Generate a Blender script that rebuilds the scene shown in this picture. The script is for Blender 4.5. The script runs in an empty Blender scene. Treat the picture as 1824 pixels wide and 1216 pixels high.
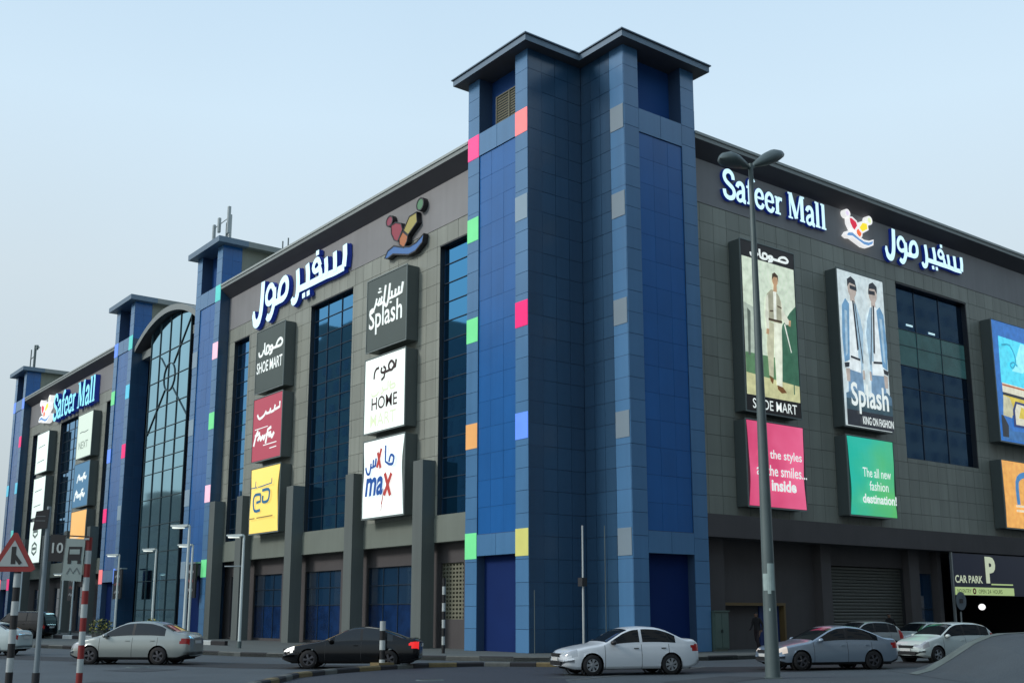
import bpy, math, random
from mathutils import Vector, Matrix
rnd = random.Random(7)
R = math.radians
scene = bpy.context.scene
COL = scene.collection

# ------------------------------------------------------------------ camera
cd = bpy.data.cameras.new("camera")
cam = bpy.data.objects.new("camera", cd); COL.objects.link(cam)
cam.location = (0, 0, 1.85)
cam.rotation_euler = (R(101.0), 0, R(52.51))
cd.sensor_width = 36; cd.lens = 38.74
cd.shift_y = 0.057
cd.clip_start = 0.2; cd.clip_end = 4000
scene.camera = cam

# ------------------------------------------------------------------ world
world = bpy.data.worlds.new("World"); scene.world = world
world.use_nodes = True
nt = world.node_tree; N = nt.nodes; Lk = nt.links
for n in list(N): N.remove(n)
SUN_EL, SUN_AZ = R(32), R(200)      # azimuth of the sun clockwise from +Y
out = N.new("ShaderNodeOutputWorld"); bg = N.new("ShaderNodeBackground")
sky = N.new("ShaderNodeTexSky"); sky.sky_type = 'NISHITA'; sky.sun_disc = False
sky.sun_elevation = SUN_EL; sky.sun_rotation = SUN_AZ
sky.air_density = 1.0; sky.dust_density = 4.0; sky.ozone_density = 1.5
tc = N.new("ShaderNodeTexCoord"); sep = N.new("ShaderNodeSeparateXYZ")
ramp = N.new("ShaderNodeValToRGB")
ramp.color_ramp.elements[0].position = 0.0; ramp.color_ramp.elements[0].color = (.47, .53, .55, 1)
ramp.color_ramp.elements[1].position = 1.0; ramp.color_ramp.elements[1].color = (.42, .55, .72, 1)
for p, c in ((.10, (.51, .58, .61, 1)), (.28, (.61, .71, .765, 1)), (.42, (.62, .78, .90, 1)), (.62, (.50, .69, .87, 1))):
    e = ramp.color_ramp.elements.new(p); e.color = c
nz = N.new("ShaderNodeTexNoise"); nz.inputs['Scale'].default_value = 1.6; nz.inputs['Detail'].default_value = 3
mr = N.new("ShaderNodeMapRange"); mr.inputs['To Min'].default_value = .93; mr.inputs['To Max'].default_value = 1.07
mul = N.new("ShaderNodeVectorMath"); mul.operation = 'MULTIPLY'
add = N.new("ShaderNodeVectorMath"); add.operation = 'MULTIPLY_ADD'
add.inputs[1].default_value = (.02, .02, .02)
Lk.new(tc.outputs['Generated'], sep.inputs[0]); Lk.new(sep.outputs['Z'], ramp.inputs[0])
Lk.new(tc.outputs['Generated'], nz.inputs['Vector']); Lk.new(nz.outputs[0], mr.inputs[0])
Lk.new(ramp.outputs[0], mul.inputs[0]); Lk.new(mr.outputs[0], mul.inputs[1])
Lk.new(sky.outputs[0], add.inputs[0]); Lk.new(mul.outputs[0], add.inputs[2])
Lk.new(add.outputs[0], bg.inputs[0]); bg.inputs[1].default_value = 1.0
Lk.new(bg.outputs[0], out.inputs[0])

sd = bpy.data.lights.new("sun", 'SUN'); sd.energy = 1.7; sd.angle = R(14); sd.color = (1, .96, .92)
sun = bpy.data.objects.new("sun", sd); COL.objects.link(sun)
sdir = Vector((math.sin(SUN_AZ) * math.cos(SUN_EL), math.cos(SUN_AZ) * math.cos(SUN_EL), math.sin(SUN_EL)))
sun.rotation_euler = sdir.to_track_quat('Z', 'Y').to_euler()
sun.location = (0, -40, 60)
vs = scene.view_settings
vs.view_transform = 'Standard'; vs.look = 'None'; vs.exposure = 0; vs.gamma = 1; vs.use_curve_mapping = False
scene.display_settings.display_device = 'sRGB'

# ------------------------------------------------------------------ materials
MATS = {}
def mat(name, col, rough=.7, metal=0., spec=.5, emit=None, es=0., var=.0, vscale=.6, bump=0., bscale=30., island=0., coat=0., streak=0.):
    if name in MATS: return MATS[name]
    m = bpy.data.materials.new(name); m.use_nodes = True
    t = m.node_tree; b = t.nodes['Principled BSDF']
    b.inputs['Base Color'].default_value = (*col, 1)
    b.inputs['Roughness'].default_value = rough; b.inputs['Metallic'].default_value = metal
    b.inputs['Specular IOR Level'].default_value = spec
    if coat: b.inputs['Coat Weight'].default_value = coat; b.inputs['Coat Roughness'].default_value = .06
    if emit: b.inputs['Emission Color'].default_value = (*emit, 1); b.inputs['Emission Strength'].default_value = es
    if var or island or streak:
        geo = t.nodes.new('ShaderNodeNewGeometry'); oi = t.nodes.new('ShaderNodeObjectInfo')
        n1 = t.nodes.new('ShaderNodeTexNoise'); n1.inputs['Scale'].default_value = vscale; n1.inputs['Detail'].default_value = 6
        t.links.new(geo.outputs['Position'], n1.inputs['Vector'])
        f = t.nodes.new('ShaderNodeMath'); f.operation = 'MULTIPLY_ADD'; f.inputs[1].default_value = var * 2; f.inputs[2].default_value = 1 - var
        t.links.new(n1.outputs[0], f.inputs[0]); cur = f.outputs[0]
        if island:
            a = t.nodes.new('ShaderNodeMath'); a.operation = 'ADD'
            t.links.new(geo.outputs['Random Per Island'], a.inputs[0]); t.links.new(oi.outputs['Random'], a.inputs[1])
            fr = t.nodes.new('ShaderNodeMath'); fr.operation = 'FRACT'; t.links.new(a.outputs[0], fr.inputs[0])
            g = t.nodes.new('ShaderNodeMath'); g.operation = 'MULTIPLY_ADD'; g.inputs[1].default_value = island * 2; g.inputs[2].default_value = 1 - island
            t.links.new(fr.outputs[0], g.inputs[0])
            h = t.nodes.new('ShaderNodeMath'); h.operation = 'MULTIPLY'; t.links.new(cur, h.inputs[0]); t.links.new(g.outputs[0], h.inputs[1]); cur = h.outputs[0]
        if streak:
            mp = t.nodes.new('ShaderNodeMapping'); mp.inputs['Scale'].default_value = (1.7, 1.7, .07)
            t.links.new(geo.outputs['Position'], mp.inputs[0])
            n2 = t.nodes.new('ShaderNodeTexNoise'); n2.inputs['Scale'].default_value = 1.5; n2.inputs['Detail'].default_value = 5
            t.links.new(mp.outputs[0], n2.inputs['Vector'])
            g = t.nodes.new('ShaderNodeMath'); g.operation = 'MULTIPLY_ADD'; g.inputs[1].default_value = streak * 2; g.inputs[2].default_value = 1 - streak
            t.links.new(n2.outputs[0], g.inputs[0])
            h = t.nodes.new('ShaderNodeMath'); h.operation = 'MULTIPLY'; t.links.new(cur, h.inputs[0]); t.links.new(g.outputs[0], h.inputs[1]); cur = h.outputs[0]
        vm = t.nodes.new('ShaderNodeVectorMath'); vm.operation = 'MULTIPLY'; vm.inputs[0].default_value = col
        t.links.new(cur, vm.inputs[1]); t.links.new(vm.outputs[0], b.inputs['Base Color'])
        if emit:
            ve = t.nodes.new('ShaderNodeVectorMath'); ve.operation = 'MULTIPLY'; ve.inputs[0].default_value = emit
            t.links.new(cur, ve.inputs[1]); t.links.new(ve.outputs[0], b.inputs['Emission Color'])
    if bump:
        geo2 = t.nodes.new('ShaderNodeNewGeometry')
        n3 = t.nodes.new('ShaderNodeTexNoise'); n3.inputs['Scale'].default_value = bscale; n3.inputs['Detail'].default_value = 4
        t.links.new(geo2.outputs['Position'], n3.inputs['Vector'])
        bp = t.nodes.new('ShaderNodeBump'); bp.inputs['Strength'].default_value = bump; bp.inputs['Distance'].default_value = .05
        t.links.new(n3.outputs[0], bp.inputs['Height']); t.links.new(bp.outputs[0], b.inputs['Normal'])
    MATS[name] = m
    return m

M_clad = mat('grey_cladding', (.262, .28, .238), .5, var=.2, vscale=.22, island=.09, streak=.2)
M_band = mat('grey_band', (.24, .24, .242), .6, var=.18, vscale=.3, streak=.10)
M_conc = mat('grey_render', (.165, .19, .16), .8, var=.15, vscale=.5, streak=.12, bump=.15, bscale=12)
M_joint = mat('panel_joint', (.085, .09, .09), .8)
M_bjoint = mat('blue_joint', (.03, .07, .14), .8)
M_pil = mat('pilaster_render', (.108, .128, .12), .7, var=.15, vscale=.4, streak=.15, bump=.1)
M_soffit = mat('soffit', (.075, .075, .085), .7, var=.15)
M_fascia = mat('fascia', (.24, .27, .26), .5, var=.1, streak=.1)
M_edge = mat('cornice_edge', (.36, .40, .38), .5, var=.1)
M_bfascia = mat('blue_fascia', (.13, .20, .27), .45, var=.1, streak=.1)
M_strip = mat('light_blue_cladding', (.075, .20, .37), .27, spec=.7, var=.1, island=.05, streak=.12)
M_bcent = mat('deep_blue_cladding', (.014, .12, .36), .25, spec=.6, var=.12, island=.05, streak=.1)
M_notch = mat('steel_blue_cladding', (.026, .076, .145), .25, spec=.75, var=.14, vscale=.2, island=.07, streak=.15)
M_navy = mat('navy_wall', (.006, .024, .115), .75, spec=.15, var=.15)
M_rec = mat('recess_blue', (.016, .075, .25), .6, spec=.2, var=.1)
M_brown = mat('brown_wall', (.072, .066, .066), .8, var=.2, streak=.1, bump=.1)
M_pent = mat('penthouse_wall', (.22, .24, .20), .8, var=.12, streak=.1)
M_dark = mat('dark_metal', (.02, .022, .025), .5)
M_frame = mat('window_frame', (.03, .05, .075), .4, metal=.3)
M_glassA = mat('blue_mirror_glass', (.075, .30, .54), .03, metal=1., bump=.006, bscale=1.3)
M_glassB = mat('teal_mirror_glass', (.30, .56, .66), .05, metal=1., bump=.006, bscale=1.0, var=.08)
M_glassC = mat('dark_blue_glass', (.010, .035, .075), .04, metal=0., spec=.9, bump=.02, bscale=1.5, var=.3, vscale=.4)
M_glassD = mat('deep_blue_mirror_glass', (.07, .17, .32), .05, metal=1., bump=.01, bscale=1.2, var=.25, vscale=.5)
M_shopblue = mat('shop_poster_blue', (.005, .026, .09), .25, var=.85, vscale=1.7)
M_louver = mat('louver_beige', (.17, .17, .12), .6, var=.1)
M_shut = mat('shutter', (.085, .088, .075), .5, metal=.2, var=.15)
M_asph = mat('asphalt', (.054, .070, .080), .7, var=.34, vscale=.45, bump=.5, bscale=14)
M_asph2 = mat('dark_asphalt', (.024, .030, .042), .7, var=.2, vscale=.5, bump=.35, bscale=25)
M_lane = mat('dark_lane_asphalt', (.012, .014, .017), .7, var=.3, vscale=.6, bump=.3, bscale=25)
M_pave = mat('paving', (.095, .11, .105), .85, var=.2, vscale=.8, island=.08, bump=.2)
M_kb = mat('kerb_black', (.012, .012, .014), .7, var=.3, vscale=4)
M_ky = mat('kerb_yellow', (.15, .115, .05), .75, var=.35, vscale=4)
M_kr = mat('kerb_faded', (.10, .108, .098), .75, var=.35, vscale=4)
M_white = mat('white_paint', (.43, .47, .46), .55, var=.22, vscale=3)
M_black = mat('black_paint', (.012, .012, .013), .4)
M_red = mat('red_paint', (.24, .02, .018), .45, var=.15, vscale=3)
M_steel = mat('galvanised', (.34, .38, .38), .4, metal=.6, var=.15, vscale=3)
M_lampgrey = mat('lamp_post_grey', (.10, .135, .135), .5, metal=.2, var=.2, vscale=1.5)
M_lampwhite = mat('white_lamp_post', (.60, .68, .66), .4, var=.05)

def lit(name, col, s=1.0):
    return mat('lit_' + name, tuple(c * .5 for c in col), .4, emit=col, es=s)

# ------------------------------------------------------------------ mesh helpers
class Fr:
    """local frame: u to the right, v up, w outward"""
    def __init__(s, o, U, W, V=(0, 0, 1)):
        s.o, s.U, s.V, s.W = Vector(o), Vector(U), Vector(V), Vector(W)
    def p(s, u, v, w): return s.o + s.U * u + s.V * v + s.W * w
FW = Fr((0, 0, 0), (1, 0, 0), (0, -1, 0))
GL = Fr((0, 31.9, 0), (1, 0, 0), (0, -1, 0))       # left facade wall plane
TL = Fr((0, 31.1, 0), (1, 0, 0), (0, -1, 0))       # tower front plane, left facade
GR = Fr((-36.94, 0, 0), (0, 1, 0), (1, 0, 0))      # right facade wall plane
TR = Fr((-36.14, 0, 0), (0, 1, 0), (1, 0, 0))

class MB:
    def __init__(s): s.v = []; s.f = []; s.m = []
    def quad(s, a, b, c, d, m=0):
        i = len(s.v); s.v += [tuple(a), tuple(b), tuple(c), tuple(d)]; s.f.append((i, i+1, i+2, i+3)); s.m.append(m)
    def poly(s, pts, m=0):
        i = len(s.v); s.v += [tuple(p) for p in pts]; s.f.append(tuple(range(i, i+len(pts)))); s.m.append(m)
    def box(s, fr, u0, u1, v0, v1, w0, w1, m=0):
        P = [fr.p(u, v, w) for w in (w0, w1) for v in (v0, v1) for u in (u0, u1)]
        i = len(s.v); s.v += [tuple(p) for p in P]
        for f in ((0, 2, 3, 1), (4, 5, 7, 6), (0, 1, 5, 4), (2, 6, 7, 3), (0, 4, 6, 2), (1, 3, 7, 5)):
            s.f.append(tuple(i+k for k in f)); s.m.append(m)
    def wbox(s, x0, x1, y0, y1, z0, z1, m=0):
        i = len(s.v); s.v += [(x, y, z) for z in (z0, z1) for y in (y0, y1) for x in (x0, x1)]
        for f in ((0, 2, 3, 1), (4, 5, 7, 6), (0, 1, 5, 4), (2, 6, 7, 3), (0, 4, 6, 2), (1, 3, 7, 5)):
            s.f.append(tuple(i+k for k in f)); s.m.append(m)
    def prism(s, fr, pts, w0, w1, m=0, ms=None):
        n = len(pts); i = len(s.v)
        s.v += [tuple(fr.p(a, b, w0)) for a, b in pts] + [tuple(fr.p(a, b, w1)) for a, b in pts]
        s.f.append(tuple(i+n+k for k in range(n))); s.m.append(m)
        s.f.append(tuple(i+n-1-k for k in range(n))); s.m.append(m if ms is None else ms)
        for k in range(n):
            s.f.append((i+k, i+(k+1) % n, i+n+(k+1) % n, i+n+k)); s.m.append(m if ms is None else ms)
    def tube(s, pts, rad, n=10, m=0, cap=True):
        pts = [Vector(p) for p in pts]
        rad = rad if isinstance(rad, (list, tuple)) else [rad] * len(pts)
        i0 = len(s.v)
        for k, p in enumerate(pts):
            d = (pts[min(k+1, len(pts)-1)] - pts[max(k-1, 0)]).normalized()
            a = Vector((0, 0, 1)) if abs(d.z) < .9 else Vector((1, 0, 0))
            x = d.cross(a).normalized(); y = d.cross(x)
            for j in range(n):
                t = 2*math.pi*j/n; s.v.append(tuple(p + (x*math.cos(t) + y*math.sin(t))*rad[k]))
        for k in range(len(pts)-1):
            for j in range(n):
                a = i0+k*n+j; b = i0+k*n+(j+1) % n
                s.f.append((a, b, b+n, a+n)); s.m.append(m)
        if cap:
            for base in (i0, i0+(len(pts)-1)*n):
                k0 = len(s.v); s.v += [s.v[base+j] for j in range(n)]
                s.f.append(tuple(range(k0, k0+n))); s.m.append(m)
    def stroke(s, fr, pts, wid, w0, w1, m=0, ms=None, closed=False, sq=False):
        """ribbon of given width(s) along a polyline in the (u,v) plane, extruded w0..w1"""
        P = [Vector(p) for p in pts]; n = len(P)
        wid = wid if isinstance(wid, (list, tuple)) else [wid]*n
        Lf, Rt = [], []
        for k in range(n):
            if closed: a, b = P[k-1], P[(k+1) % n]
            else: a, b = P[max(k-1, 0)], P[min(k+1, n-1)]
            d = (b-a).normalized(); nn = Vector((-d.y, d.x))*wid[k]/2
            Lf.append(P[k]+nn); Rt.append(P[k]-nn)
        i = len(s.v)
        for w in (w0, w1):
            for a in Lf: s.v.append(tuple(fr.p(a.x, a.y, w)))
            for a in Rt: s.v.append(tuple(fr.p(a.x, a.y, w)))
        ms = m if ms is None else ms
        rng = range(n if closed else n-1)
        for k in rng:
            j = (k+1) % n
            s.f.append((i+2*n+k, i+3*n+k, i+3*n+j, i+2*n+j)); s.m.append(m)
            s.f.append((i+k, i+j, i+2*n+j, i+2*n+k)); s.m.append(ms)
            s.f.append((i+n+k, i+3*n+k, i+3*n+j, i+n+j)); s.m.append(ms)
        if not closed:
            for k in (0, n-1):
                s.f.append((i+k, i+n+k, i+3*n+k, i+2*n+k)); s.m.append(ms)
    def lathe(s, prof, n=24, M=None, m=0):
        """prof: (r, y) revolved round local Y"""
        i0 = len(s.v)
        for r, y in prof:
            for j in range(n):
                t = 2*math.pi*j/n; p = Vector((r*math.cos(t), y, r*math.sin(t)))
                s.v.append(tuple(M @ p if M else p))
        for k in range(len(prof)-1):
            for j in range(n):
                a = i0+k*n+j; b = i0+k*n+(j+1) % n
                s.f.append((a, b, b+n, a+n)); s.m.append(m)
    def build(s, name, mats, parent=None, smooth=False, recalc=True):
        me = bpy.data.meshes.new(name)
        me.from_pydata(s.v, [], s.f)
        if not isinstance(mats, (list, tuple)): mats = [mats]
        for x in mats: me.materials.append(x)
        me.polygons.foreach_set('material_index', s.m)
        if smooth: me.polygons.foreach_set('use_smooth', [True]*len(s.f))
        me.update()
        if recalc:
            import bmesh
            b = bmesh.new(); b.from_mesh(me); bmesh.ops.recalc_face_normals(b, faces=b.faces); b.to_mesh(me); b.free()
        o = bpy.data.objects.new(name, me); COL.objects.link(o)
        if parent: setpar(o, parent)
        return o

def setpar(o, parent):
    o.parent = parent
    o.matrix_parent_inverse = WM(parent).inverted()
def WM(o):
    m = Matrix.LocRotScale(o.location, o.rotation_euler, o.scale)
    return WM(o.parent) @ o.matrix_parent_inverse @ m if o.parent else m
def empty(name, loc=(0, 0, 0), rz=0):
    o = bpy.data.objects.new(name, None); COL.objects.link(o); o.location = loc; o.rotation_euler = (0, 0, rz); o.empty_display_size = .3
    return o
def tag(o, label, cat, group=None, kind=None):
    o['label'] = label
    if cat: o['category'] = cat
    if group: o['group'] = group
    if kind: o['kind'] = kind
    return o
def struct(o): o['kind'] = 'structure'; return o
def copy_tree(o, parent=None):
    c = o.copy(); COL.objects.link(c)
    if parent: c.parent = parent
    for ch in list(o.children): copy_tree(ch, c)
    return c

def text_mesh(txt, fr, u, v, w, width, height, m, name, parent, depth=.02, bold=.0, shear=0., align='C'):
    """text fitted in a box (u,v)=bottom left, width x height"""
    cu = bpy.data.curves.new('text', 'FONT'); cu.body = txt; cu.extrude = .0; cu.offset = bold; cu.resolution_u = 3; cu.shear = shear
    cu.align_x = 'CENTER' if align == 'C' else 'LEFT'; cu.space_line = .95
    t = bpy.data.objects.new('text', cu); COL.objects.link(t)
    dg = bpy.context.evaluated_depsgraph_get(); me = bpy.data.meshes.new_from_object(t.evaluated_get(dg))
    bpy.data.objects.remove(t)
    V = [x.co.copy() for x in me.vertices]
    if not V: return None
    x0 = min(p.x for p in V); x1 = max(p.x for p in V); y0 = min(p.y for p in V); y1 = max(p.y for p in V)
    b = MB(); n = len(V)
    for p in V:
        b.v.append(tuple(fr.p(u+(p.x-x0)/(x1-x0)*width, v+(p.y-y0)/(y1-y0)*height, w+depth)))
    for f in me.polygons: b.f.append(tuple(f.vertices)); b.m.append(0)
    if depth > .03:
        ec = {}
        for f in me.polygons:
            vs_ = list(f.vertices)
            for k in range(len(vs_)):
                e = (vs_[k], vs_[(k+1) % len(vs_)]); ec[tuple(sorted(e))] = ec.get(tuple(sorted(e)), []) + [e]
        for p in V: b.v.append(tuple(fr.p(u+(p.x-x0)/(x1-x0)*width, v+(p.y-y0)/(y1-y0)*height, w)))
        for k, es in ec.items():
            if len(es) == 1:
                a, c = es[0]; b.f.append((a, a+n, c+n, c)); b.m.append(0)
    bpy.data.meshes.remove(me)
    return b.build(name, m, parent, recalc=False)

# rectangle subtraction
def rsub(r, h):
    u0, u1, v0, v1 = r; a0, a1, b0, b1 = h
    if a0 >= u1 or a1 <= u0 or b0 >= v1 or b1 <= v0: return [r]
    o = []
    if a0 > u0: o.append((u0, a0, v0, v1))
    if a1 < u1: o.append((a1, u1, v0, v1))
    m0, m1 = max(u0, a0), min(u1, a1)
    if b0 > v0: o.append((m0, m1, v0, b0))
    if b1 < v1: o.append((m0, m1, b1, v1))
    return o
def rects(r, holes):
    L = [r]
    for h in holes: L = [x for y in L for x in rsub(y, h)]
    return [x for x in L if x[1]-x[0] > .01 and x[3]-x[2] > .01]

PANELS = []      # (distance, frame, rect, w, material)
def panels(fr, r, holes, du, dv, m, gap=.02, w0=0.0, th=.035, ustart=None):
    u0, u1, v0, v1 = r
    nu = max(1, round((u1-u0)/du)); nv = max(1, round((v1-v0)/dv)); du = (u1-u0)/nu; dv = (v1-v0)/nv
    for i in range(nu):
        for j in range(nv):
            for c in rects((u0+i*du, u0+(i+1)*du, v0+j*dv, v0+(j+1)*dv), holes):
                if c[1]-c[0] < .12 or c[3]-c[2] < .12: continue
                cc = fr.p((c[0]+c[1])/2, (c[2]+c[3])/2, w0)
                d = cc - Vector((0, 0, 1.85))
                sz = abs(d.normalized().dot(fr.W)) * (c[1]-c[0])*(c[3]-c[2]) / d.length_squared
                PANELS.append((-sz, fr, c, w0, m, gap, th))
def flush_panels(parent, limit=296):
    PANELS.sort(key=lambda x: x[0])
    rest = {}; cache = {}
    for k, (_, fr, c, w0, m, gap, th) in enumerate(PANELS):
        jw = rnd.uniform(-.004, .004)
        if k < limit:
            key = (id(fr), round(c[1]-c[0], 3), round(c[3]-c[2], 3), m.name, round(jw, 3))
            o_ = fr.p(c[0], c[2], w0)
            if key in cache:
                ob = bpy.data.objects.new('cladding_panel', cache[key]); COL.objects.link(ob)
                ob.location = o_; setpar(ob, parent)
            else:
                b = MB(); f2 = Fr((0, 0, 0), fr.U, fr.W)
                b.box(f2, gap/2, c[1]-c[0]-gap/2, gap/2, c[3]-c[2]-gap/2, -.03, th-.03+jw)
                ob = b.build('cladding_panel', m, None); cache[key] = ob.data
                ob.location = o_; setpar(ob, parent)
        else:
            key = (id(fr), m.name)
            if key not in rest: rest[key] = (MB(), m)
            rest[key][0].box(fr, c[0]+gap/2, c[1]-gap/2, c[2]+gap/2, c[3]-gap/2, w0-.03, w0+th-.03+jw)
    for b, m in rest.values():
        o = b.build('cladding_panels', m, parent); o['kind'] = 'stuff'
    PANELS.clear()

# ------------------------------------------------------------------ ground
def sheet(name, pts, z, m, parent=None):
    b = MB(); b.poly([(x, y, z) for x, y in pts]); return b.build(name, m, parent, recalc=False)
def slab(name, pts, z0, z1, m, ms=None):
    b = MB(); n = len(pts)
    b.poly([(x, y, z1) for x, y in pts])
    for k in range(n):
        a, c = pts[k], pts[(k+1) % n]; b.quad((*a, z0), (*c, z0), (*c, z1), (*a, z1))
    return b.build(name, m, None)
struct(sheet('ground', [(-1500, -1500), (1500, -1500), (1500, 1500), (-1500, 1500)], -.004, M_asph))
# roads and pavements
struct(sheet('dark_lane', [(-140, -20), (-56, 10), (-51.1, 11.9), (-44.3, 14.4), (-37.8, 16.2), (-29.3, 22.2), (-25.6, 27.1), (-23.9, 30), (-22.6, 44), (-22.6, 90),
       (-26.5, 90), (-26.5, 44), (-26.6, 33), (-28.2, 30), (-31.8, 24.4), (-41.2, 18.2), (-48.8, 15.9), (-56, 13.1), (-140, -15)], .000, M_lane))  # strip of much darker asphalt along the road
struct(sheet('near_road', [(-33.6, 21.6), (-33.1, 19.9), (-32.1, 17.7), (-30.6, 15.4), (-28.6, 13.7), (-25, 11), (-12, 4), (-12, 12), (-24.6, 20.8), (-31.0, 26.0), (-33, 24)], .001, M_asph2))
PK = [(-140, 5), (-90, 11), (-73.0, 15.4), (-67.0, 17.4), (-58, 19.4), (-51.2, 20.6), (-47.7, 21.2), (-42, 23.6), (-35.9, 27.6), (-33.2, 31.0), (-31.8, 34.5), (-31.7, 38), (-32.2, 44), (-33.1, 50.7), (-33.3, 60.3)]
PV = PK + [(-45, 60.3), (-45, 45), (-140, 45)]
struct(slab('pavement', PV, -.02, .15, M_pave))
PK2 = [(-33.3, 72), (-33.3, 110)]
struct(slab('far_pavement', PK2 + [(-45, 110), (-45, 72)], -.02, .15, M_pave))
# black and yellow kerb stones along the pavement edge
kroot = empty('pavement_kerb', (-47, 21, 0)); struct(kroot)
def kerb_line(pts, parent, seg=1.0, hgt=.19, wid=.16, cols=(M_kb, M_kr), off=0, z0=0.):
    P = [Vector(p) for p in pts]; k = 0
    for a, b in zip(P, P[1:]):
        n = max(1, round((b-a).length/seg)); d = (b-a)/n; t = d.normalized()
        for i in range(n):
            c = a + d*i; fr = Fr((c.x, c.y, 0), (t.x, t.y, 0), (t.y, -t.x, 0))
            L = d.length
            m = MB(); m.prism(Fr(fr.o, fr.W, fr.U * -1, (0, 0, 1)), [(-wid, z0), (.0, z0), (.0, hgt-.04), (-.04, hgt), (-wid, hgt)], -L+.008, -.008)
            m.build('kerb_stone', cols[(k+off) % len(cols)], parent); k += 1
kerb_line(PK[3:], kroot, 1.6)
k2 = empty('planting_kerb', (-73, 25, .15)); struct(k2)
kerb_line([(-100, 22.2), (-87.6, 22.7), (-73.4, 25.3), (-62.5, 25.1), (-59.5, 25.5)], k2, 1.5, .40, .2, (M_kb, M_white), z0=.14)
# traffic island kerb (faded yellow and black) that bounds the near road
k3 = empty('traffic_island', (-31, 17, 0)); struct(k3)
kerb_line([(-24.2, 10.4), (-26.6, 12.2), (-28.6, 13.9), (-30.6, 15.5), (-32.1, 17.6), (-33.1, 19.8), (-33.8, 22.2), (-33.2, 24.2), (-31.2, 26.2)], k3, 1.0, .15, .25, (M_kb, M_ky, M_kb, M_kr), 0)
mI = MB()
ip = [(-24.2, 10.4), (-26.6, 12.2), (-28.6, 13.9), (-30.6, 15.5), (-32.1, 17.6), (-33.1, 19.8), (-33.8, 22.2)]
op = [(-25.2, 9.6), (-27.6, 11.3), (-29.7, 13.0), (-31.8, 14.8), (-33.3, 17.2), (-34.2, 19.6), (-34.6, 22.0)]
for k in range(len(ip)-1):
    f = lambda p, z: (p[0], p[1], z)
    mI.quad(f(ip[k], .10), f(ip[k+1], .10), f(op[k+1], .012), f(op[k], .012))
mI.build('sloped_edge', M_asph, k3)
# road lines
for nm, a, b in (('lane_line', (-24.7, 20.9), (-28.0, 30.2)),):
    a, b = Vector(a), Vector(b); t = (b-a).normalized(); q_ = Vector((t.y, -t.x))*.06
    struct(sheet(nm, [a-q_, a+q_, b+q_, b-q_], .006, mat('worn_line', (.13, .145, .14), .8, var=.4, vscale=5)))
M_patch = mat('asphalt_patch', (.036, .045, .052), .8, var=.3, vscale=1.5, bump=.4, bscale=20)
for k, P_ in enumerate(([(-30.0, 6.6), (-28.6, 7.4), (-30.9, 11.0), (-32.4, 10.2)], [(-22.5, 22.5), (-20.9, 23.0), (-22.2, 26.8), (-23.6, 26.3)], [(-38.5, 12.2), (-36.8, 13.0), (-37.6, 14.6), (-39.4, 13.9)], [(-26.2, 21.3), (-25.0, 21.6), (-25.3, 22.5), (-26.4, 22.2)])):
    struct(sheet('asphalt_patch', P_, .004, M_patch))
# asphalt covered ramp at the right edge
def ramp_obj():
    # asphalt hump: lateral profile times a rise away from the near road
    Rh = Vector((.6087, .7934, 0)); Fh = Vector((-.7934, .6087, 0)); m = MB()
    prof = [(12.6, 0), (13.1, .13), (13.7, .46), (14.5, .95), (15.0, 1.15), (15.5, 1.24), (16.5, 1.28), (21, 1.32), (30, 1.32)]
    deep = [(28.0, 0), (29, .05), (30.2, .25), (31.5, .58), (32.8, .87), (34, 1.0), (36, 1.0), (37, .6), (38, 0)]
    P = lambda a, d: Rh*a[0]*(1 if True else 1) + Fh*d[0] + Vector((0, 0, a[1]*d[1]+.002))
    for a, b in zip(prof, prof[1:]):
        for d, e in zip(deep, deep[1:]): m.quad(P(a, d), P(b, d), P(b, e), P(a, e))
    return m.build('asphalt_ramp', M_asph, None, smooth=True)
rp = ramp_obj(); struct(rp)
def ramp_edge():
    Rh = Vector((.6087, .7934, 0)); Fh = Vector((-.7934, .6087, 0)); m = MB()
    prof = [(12.6, 0), (13.1, .13), (13.7, .46), (14.5, .95), (15.0, 1.15), (15.5, 1.24), (16.5, 1.28)]
    deep = [(31.5, .58), (35.3, 1.0), (36.02, 1.0)]
    P = lambda a, d, o: Rh*(a[0]+o) + Fh*d[0] + Vector((0, 0, a[1]*d[1]+.016))
    for a, b in zip(prof, prof[1:]):
        for d, e in zip(deep[1:], deep[2:]): m.quad(P(a, d, 0), P(b, d, 0), P(b, e, 0), P(a, e, 0))
    return m.build('ramp_edge_line', mat('worn_edge', (.12, .15, .14), .8, var=.35, vscale=3), rp, smooth=True)
ramp_edge()

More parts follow.
